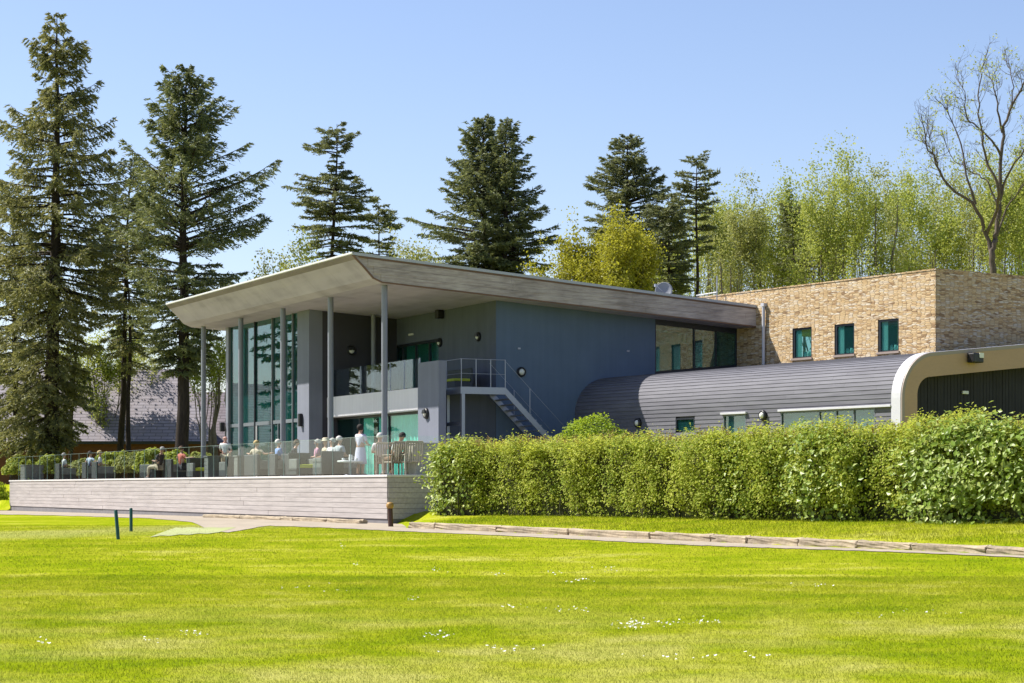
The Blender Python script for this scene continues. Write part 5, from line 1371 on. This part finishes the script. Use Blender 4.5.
# wooden armchairs on the right of the terrace
def wood_chair(px, v, yaw, label, slat='teak'):
    X_, Y_ = W(v, u_on_v(px, v)); o = thing('wooden_armchair', label, 'chair', (X_, Y_, DECK), CANG + yaw, 'slatted wooden armchairs on the terrace')
    MB().box(-.27, .27, -.26, .28, .40, .44, 0, .01).put('seat', M[slat], o)
    b = MB()
    for i in range(6): b.rbox(-.2 + i * .08, -.30, .44, .045, .02, .60, 0, 0, 0, .18)
    b.rbox(0, -.41, 1.00, .52, .03, .07, 0, 0, 0, .18); b.put('backrest', M[slat], o)
    for s in (-1, 1):
        MB().tube([(s * .27, .26, 0), (s * .27, .26, .64)], .024, 8).put('leg', M[slat], o)
        MB().tube([(s * .27, -.34, 0), (s * .27, -.28, .44), (s * .27, -.40, 1.03)], .024, 8).put('leg', M[slat], o)
        MB().box(s * .27 - .035, s * .27 + .035, -.34, .30, .63, .655, 0, .008).put('armrest', M[slat], o)
    return o
wood_chair(385, -1.6, LF - .4, 'slatted wooden armchair under the white haired person in pale pink')
wood_chair(395, -1.9, LF + .1, 'slatted wooden armchair under the dark haired man in a white shirt')
wood_chair(412, -1.6, LF - .2, 'empty slatted wooden armchair beside the pale wooden planter')
# bench on the landing
bx, by = W(3.9, .0); bn = thing('balcony_bench', 'dark bench with a lime cushion standing on the balcony by the stair landing', 'bench', (*W(3.5, 2.1), FL), CANG)
MB().box(-.35, .35, -1.0, 1.0, .0, .30, 0, .02).box(.28, .36, -1.0, 1.0, .3, .78, 0, .02).put('seat_box', M['rattan'], bn)
MB().box(-.36, .27, -.98, .98, .302, .40, 0, .03).put('seat_cushion', M['lime'], bn)

# ================================================================== people
SKIN = surf('warm_skin', (.55, .32, .23), .55, .06); SKINP = surf('pink_skin', (.62, .33, .27), .55, .06)
def cloth(name, c): return surf(name, c, .85, .10, 3, 30, .2)
HAIR = {'white': cloth('white_hair', (.62, .60, .57)), 'grey': cloth('grey_hair', (.27, .26, .25)), 'dark': cloth('dark_hair', (.022, .016, .014)), 'brown': cloth('brown_hair', (.10, .055, .03)), 'blond': cloth('blond_hair', (.50, .38, .17))}
def skinned(verts, edges, mat, name, parent, sub=1):
    """verts: name -> (x, y, z, radius); one continuous surface grown round the joints"""
    bm = bmesh.new(); lay = bm.verts.layers.skin.verify(); ix = {}
    for k, (px_, py_, pz_, rd) in verts.items():
        v = bm.verts.new((px_, py_, pz_)); v[lay].radius = (rd, rd) if not isinstance(rd, tuple) else rd; ix[k] = v
    for a, b in edges: bm.edges.new((ix[a], ix[b]))
    next(iter(ix.values()))[lay].use_root = True
    me = bpy.data.meshes.new('p'); bm.to_mesh(me); bm.free()
    o = bpy.data.objects.new('tmp', me); COL.objects.link(o)
    m = o.modifiers.new('s', 'SKIN'); m.use_smooth_shade = True; m.branch_smoothing = .4
    s = o.modifiers.new('b', 'SUBSURF'); s.levels = sub; s.render_levels = sub
    dg = bpy.context.evaluated_depsgraph_get(); dg.update()
    me2 = bpy.data.meshes.new_from_object(o.evaluated_get(dg)); bpy.data.objects.remove(o)
    me2.materials.clear(); me2.polygons.foreach_set('use_smooth', np.ones(len(me2.polygons), bool))
    return put(name, me2, mat, parent)
def person(px, v, yaw, label, shirt, trousers, hair, pose='sit', lean=0.0, arm='lap', sc=1.0, skin=None, turn=0.0, dress=False, seat=.45, long_hair=False):
    skin = skin or SKIN
    x, y = W(v, u_on_v(px, v)); root = thing('person', label, 'person', (x, y, DECK), CANG + yaw)
    root.scale = (sc, sc, sc)
    V_ = {}; Ed = []
    def chain(names): Ed.extend(zip(names[:-1], names[1:]))
    if pose == 'sit':
        pz, hz_ = seat + .11, 0.0; ch = .46
        def sp(h): return (0, -.12 - lean * h / .55 * 1.0, pz + h * math.cos(lean))
    else:
        pz = .93
        def sp(h): return (0, lean * h, pz + h)
    p0, p1, p2, p3 = sp(0), sp(.22), sp(.44), sp(.54); hb, hm, ht = sp(.62), sp(.70), sp(.79)
    V_['pelvis'] = (*p0, .135); V_['waist'] = (*p1, .12); V_['chest'] = (*p2, .135); V_['neck'] = (*p3, .052); V_['jaw'] = (hb[0], hb[1] + .02, hb[2], .066); V_['head'] = (*hm, .094); V_['crown'] = (*ht, .062)
    chain(['pelvis', 'waist', 'chest', 'neck', 'jaw', 'head', 'crown'])
    fy = .095; V_['nose'] = (hm[0], hm[1] + .115, hm[2] - .025, .016); Ed.append(('head', 'nose'))
    for s, n in ((-1, 'l'), (1, 'r')):
        V_['ear' + n] = (hm[0] + s * .098, hm[1] - .005, hm[2] - .015, .02); Ed.append(('head', 'ear' + n))
        if pose == 'sit':
            q = [('hip', (s * .10, p0[1] + .03, p0[2] - .03, .095)), ('knee', (s * .13, .36, seat + .06, .066)), ('ankle', (s * .13, .40, .09, .042)), ('toe', (s * .14, .56, .035, .036))]
        else:
            q = [('hip', (s * .10, 0, .88, .10)), ('knee', (s * .11, .03, .48, .064)), ('ankle', (s * .11, -.02, .08, .042)), ('toe', (s * .13, .15, .035, .036))]
        for k, c in q: V_[k + n] = c
        chain(['pelvis'] + [k + n for k, _ in q])
        sh = (s * .185, p2[1], p2[2] + .03)
        if arm == 'lap': el, wr = (s * .24, p2[1] + .06, p2[2] - .25), (s * .12, p2[1] + .28, p2[2] - .29)
        elif arm == 'reach' and s > 0: el, wr = (s * .26, p2[1] + .20, p2[2] - .12), (s * .30, p2[1] + .46, p2[2] - .04)
        elif arm == 'wide' : el, wr = (s * .40, p2[1] + .02, p2[2] - .13), (s * .60, p2[1] + .12, p2[2] - .10)
        elif arm == 'down': el, wr = (s * .24, p2[1] - .02, p2[2] - .28), (s * .24, p2[1] + .06, p2[2] - .52)
        else: el, wr = (s * .25, p2[1] + .05, p2[2] - .25), (s * .16, p2[1] + .28, p2[2] - .22)
        e_, w_ = np.array(el), np.array(wr); d = (w_ - e_) / np.linalg.norm(w_ - e_); sd = np.cross(d, [0, 0, 1.]); sd = sd / (np.linalg.norm(sd) + 1e-6)
        if np.linalg.norm(np.cross(d, [0, 0, 1.])) < .3: sd = np.array([0, 1., 0])
        V_['sh' + n] = (*sh, .06); V_['el' + n] = (*el, .042); V_['wr' + n] = (*wr, .027); pm = w_ + d * .07; V_['palm' + n] = (*pm, .034)
        chain(['chest', 'sh' + n, 'el' + n, 'wr' + n, 'palm' + n])
        dn = np.array([0, 0, -1.]) - d * (-d[2]); dn = dn / (np.linalg.norm(dn) + 1e-6)
        for j, (o_, ln) in enumerate(((-.027, .068), (-.009, .08), (.009, .075), (.027, .058))):
            a = pm + sd * o_ + d * .03; b = a + d * ln * .55; c = b + (d * .7 + dn * .7) * ln * .45
            V_[f'fa{n}{j}'] = (*a, .010); V_[f'fb{n}{j}'] = (*b, .009); V_[f'fc{n}{j}'] = (*c, .007); chain(['palm' + n, f'fa{n}{j}', f'fb{n}{j}', f'fc{n}{j}'])
        a = w_ + d * .04 - s * sd * .04; b = a + (d * .8 - s * sd * .5) * .045; V_['ta' + n] = (*a, .012); V_['tb' + n] = (*b, .009); chain(['wr' + n, 'ta' + n, 'tb' + n])
    skinned(V_, Ed, skin, 'body', root)
    def grow(keys, k=1.0, add=.014):
        return {q: (*V_[q][:3], V_[q][3] * k + add) for q in keys}
    sv = grow(['pelvis', 'waist', 'chest', 'shl', 'ell', 'shr', 'elr'], 1.03, .016)
    for n in 'lr':
        e_ = np.array(V_['el' + n][:3]); s_ = np.array(V_['sh' + n][:3]); m_ = s_ + (e_ - s_) * .86; sv['el' + n] = (*m_, .056)
    sv['pelvis'] = (*V_['pelvis'][:3], .148); nk = np.array(V_['chest'][:3]) * .45 + np.array(V_['neck'][:3]) * .55; sv['col'] = (*nk, .075)
    se = [('pelvis', 'waist'), ('waist', 'chest'), ('chest', 'col'), ('chest', 'shl'), ('shl', 'ell'), ('chest', 'shr'), ('shr', 'elr')]
    skinned(sv, se, shirt, 'dress' if dress else 'shirt', root)
    if dress:
        b = MB(); rr_ = [(.165, pz + .05), (.20, pz - .12), (.235, pz - .38), (.25, pz - .52), (.235, pz - .52)]; b.lathe(rr_, (p0[0], p0[1], 0), 22)
        b.v = [(q[0], q[1] * .78, q[2]) for q in b.v]; b.put('skirt', shirt, root)
    else:
        tv = {}; te = []
        tv['pelvis'] = (p0[0], p0[1], p0[2] - .02, .150)
        for n in 'lr':
            for k in ('hip', 'knee', 'ankle'): c = V_[k + n]; tv[k + n] = (c[0], c[1], c[2] + (.05 if k == 'ankle' else 0), c[3] + .018)
            te += [('pelvis', 'hip' + n), ('hip' + n, 'knee' + n), ('knee' + n, 'ankle' + n)]
        skinned(tv, te, trousers, 'trousers', root)
    for n, s in (('l', -1), ('r', 1)):
        f = V_['toe' + n]; a = V_['ankle' + n]
        MB().tube([(a[0], a[1] - .05, .04), (a[0], (a[1] + f[1]) / 2, .045), (f[0], f[1] + .03, .035)], [.045, .052, .034], 10).put('shoe', M['black'], root)
    if hair in HAIR:
        hb_ = MB(); vs = []; nr, nc = 7, 16
        for i in range(nr):
            for j in range(nc):
                ph = math.pi * .02 + (math.pi * (.60 if not long_hair else .78)) * i / (nr - 1); a = 2 * math.pi * j / nc
                front = max(0, math.sin(a)); ph2 = ph * (1 - .42 * front ** 2)
                rad_ = .113 + .004 * math.sin(j * 5 + i); vs.append((hm[0] + rad_ * math.sin(ph2) * math.cos(a), hm[1] - .012 + rad_ * 1.08 * math.sin(ph2) * math.sin(a), hm[2] + .022 + rad_ * 1.05 * math.cos(ph2)))
        hb_.add(vs, [(i * nc + j, i * nc + (j + 1) % nc, (i + 1) * nc + (j + 1) % nc, (i + 1) * nc + j) for i in range(nr - 1) for j in range(nc)] + [tuple(range(nc))], 0, True)
        hb_.put('hair', HAIR[hair], root)
    elif hair == 'hat':
        MB().lathe([(.19, .02), (.19, .03), (.12, .045), (.115, .12), (.08, .145), (0, .15)], (hm[0], hm[1], hm[2] + .02), 20).put('sun_hat', cloth('cream_straw', (.66, .58, .42)), root)
    for s in (-1, 1):
        MB().lathe([(0, .012), (.010, .008), (.014, 0), (.010, -.008), (0, -.012)], (hm[0] + s * .034, hm[1] + .088, hm[2] + .004), 8).put('eye', M['black'], root)
    MB().box(hm[0] - .026, hm[0] + .026, hm[1] + .078, hm[1] + .094, hm[2] - .068, hm[2] - .060, 0, .003).put('mouth', cloth('lip_red', (.32, .10, .09)), root)
    return root
WH, PB, PK, CR, BL, DK, LI, GY, TN, BE = [cloth(n, c) for n, c in (('white_cotton', (.74, .74, .74)), ('pale_blue_cotton', (.50, .58, .70)), ('pink_cotton', (.72, .36, .48)), ('coral_cotton', (.55, .16, .12)), ('blue_cotton', (.22, .32, .62)), ('dark_cotton', (.04, .04, .05)), ('lilac_cotton', (.62, .60, .72)), ('grey_cotton', (.42, .45, .48)), ('brown_trousers', (.17, .095, .055)), ('beige_cotton', (.55, .46, .34)))]
person(66.5, -1.3, AW, 'seated person in a pale blue white shirt and grey hair far left on the terrace', WH, DK, 'grey')
person(92.5, -1.45, AW + .3, 'seated dark haired person in a pale blue shirt far left', PB, DK, 'dark', arm='wide')
person(102.5, -1.45, AW - .3, 'seated blond person in white beside the pale blue shirt', WH, BE, 'blond')
person(157, -1.7, LF + .5, 'seated grey haired person in dark clothes in a rattan armchair', DK, BE, 'grey', lean=.15, arm='reach')
person(184, -.95, AW + .2, 'seated person in a coral top with an arm stretched along the sofa', CR, DK, 'brown', arm='wide')
person(225.5, -.6, AW + .9, 'bald pink faced man in a white shirt standing by the second roof post', WH, BE, 'none', pose='stand', arm='lap', skin=SKINP, sc=1.0, lean=-.05)
person(259, -1.6, AW + .4, 'seated straw haired person in beige on the long charcoal sofa', BE, DK, 'blond', arm='wide')
person(281.5, -1.45, AW, 'seated person in a bright blue shirt with white hair', BL, DK, 'white')
person(293.5, -1.15, AW - .4, 'seated brown haired person in dark clothes leaning forward', DK, DK, 'brown', lean=-.2)
person(314, -.45, TO - .2, 'seated white haired person in a pink top', PK, GY, 'white')
person(322.5, -.5, TO, 'seated person in a cream sun hat on the sofa', CR if False else BE, DK, 'hat')
person(329.5, -.55, TO + .3, 'seated white haired person in white beside the sun hat', WH, BE, 'white')
person(342.5, -1.15, AW + .2, 'seated white haired person in a grey shirt by the low table', GY, DK, 'white')
person(360.5, -1.2, AW + .4, 'dark haired woman in a pale lilac dress standing by the low table', LI, DK, 'dark', pose='stand', arm='lap', dress=True, sc=.99, long_hair=True)
person(380, -1.55, LF - .4, 'seated white haired person in pale pink with bare forearms', cloth('pale_pink_cotton', (.74, .60, .62)), TN, 'white', arm='reach')
person(393.5, -1.85, LF + .1, 'dark haired man in a white shirt reclining in a wooden armchair', WH, TN, 'dark', lean=.35)

# ------------------------------------------------------------------ real-world reflectance: one common scale for every base colour
for m in bpy.data.materials:
    if not m.use_nodes: continue
    for nd in m.node_tree.nodes:
        if nd.type == 'VALTORGB':
            for e in nd.color_ramp.elements: e.color = (e.color[0] * ALB, e.color[1] * ALB, e.color[2] * ALB, 1)
        elif nd.type == 'MIX' and nd.blend_type == 'MIX':
            for i in (6, 7):
                if not nd.inputs[i].is_linked: c = nd.inputs[i].default_value; nd.inputs[i].default_value = (c[0] * ALB, c[1] * ALB, c[2] * ALB, 1)
        elif nd.type == 'TEX_BRICK':
            for q in ('Color1', 'Color2', 'Mortar'): c = nd.inputs[q].default_value; nd.inputs[q].default_value = (c[0] * ALB, c[1] * ALB, c[2] * ALB, 1)
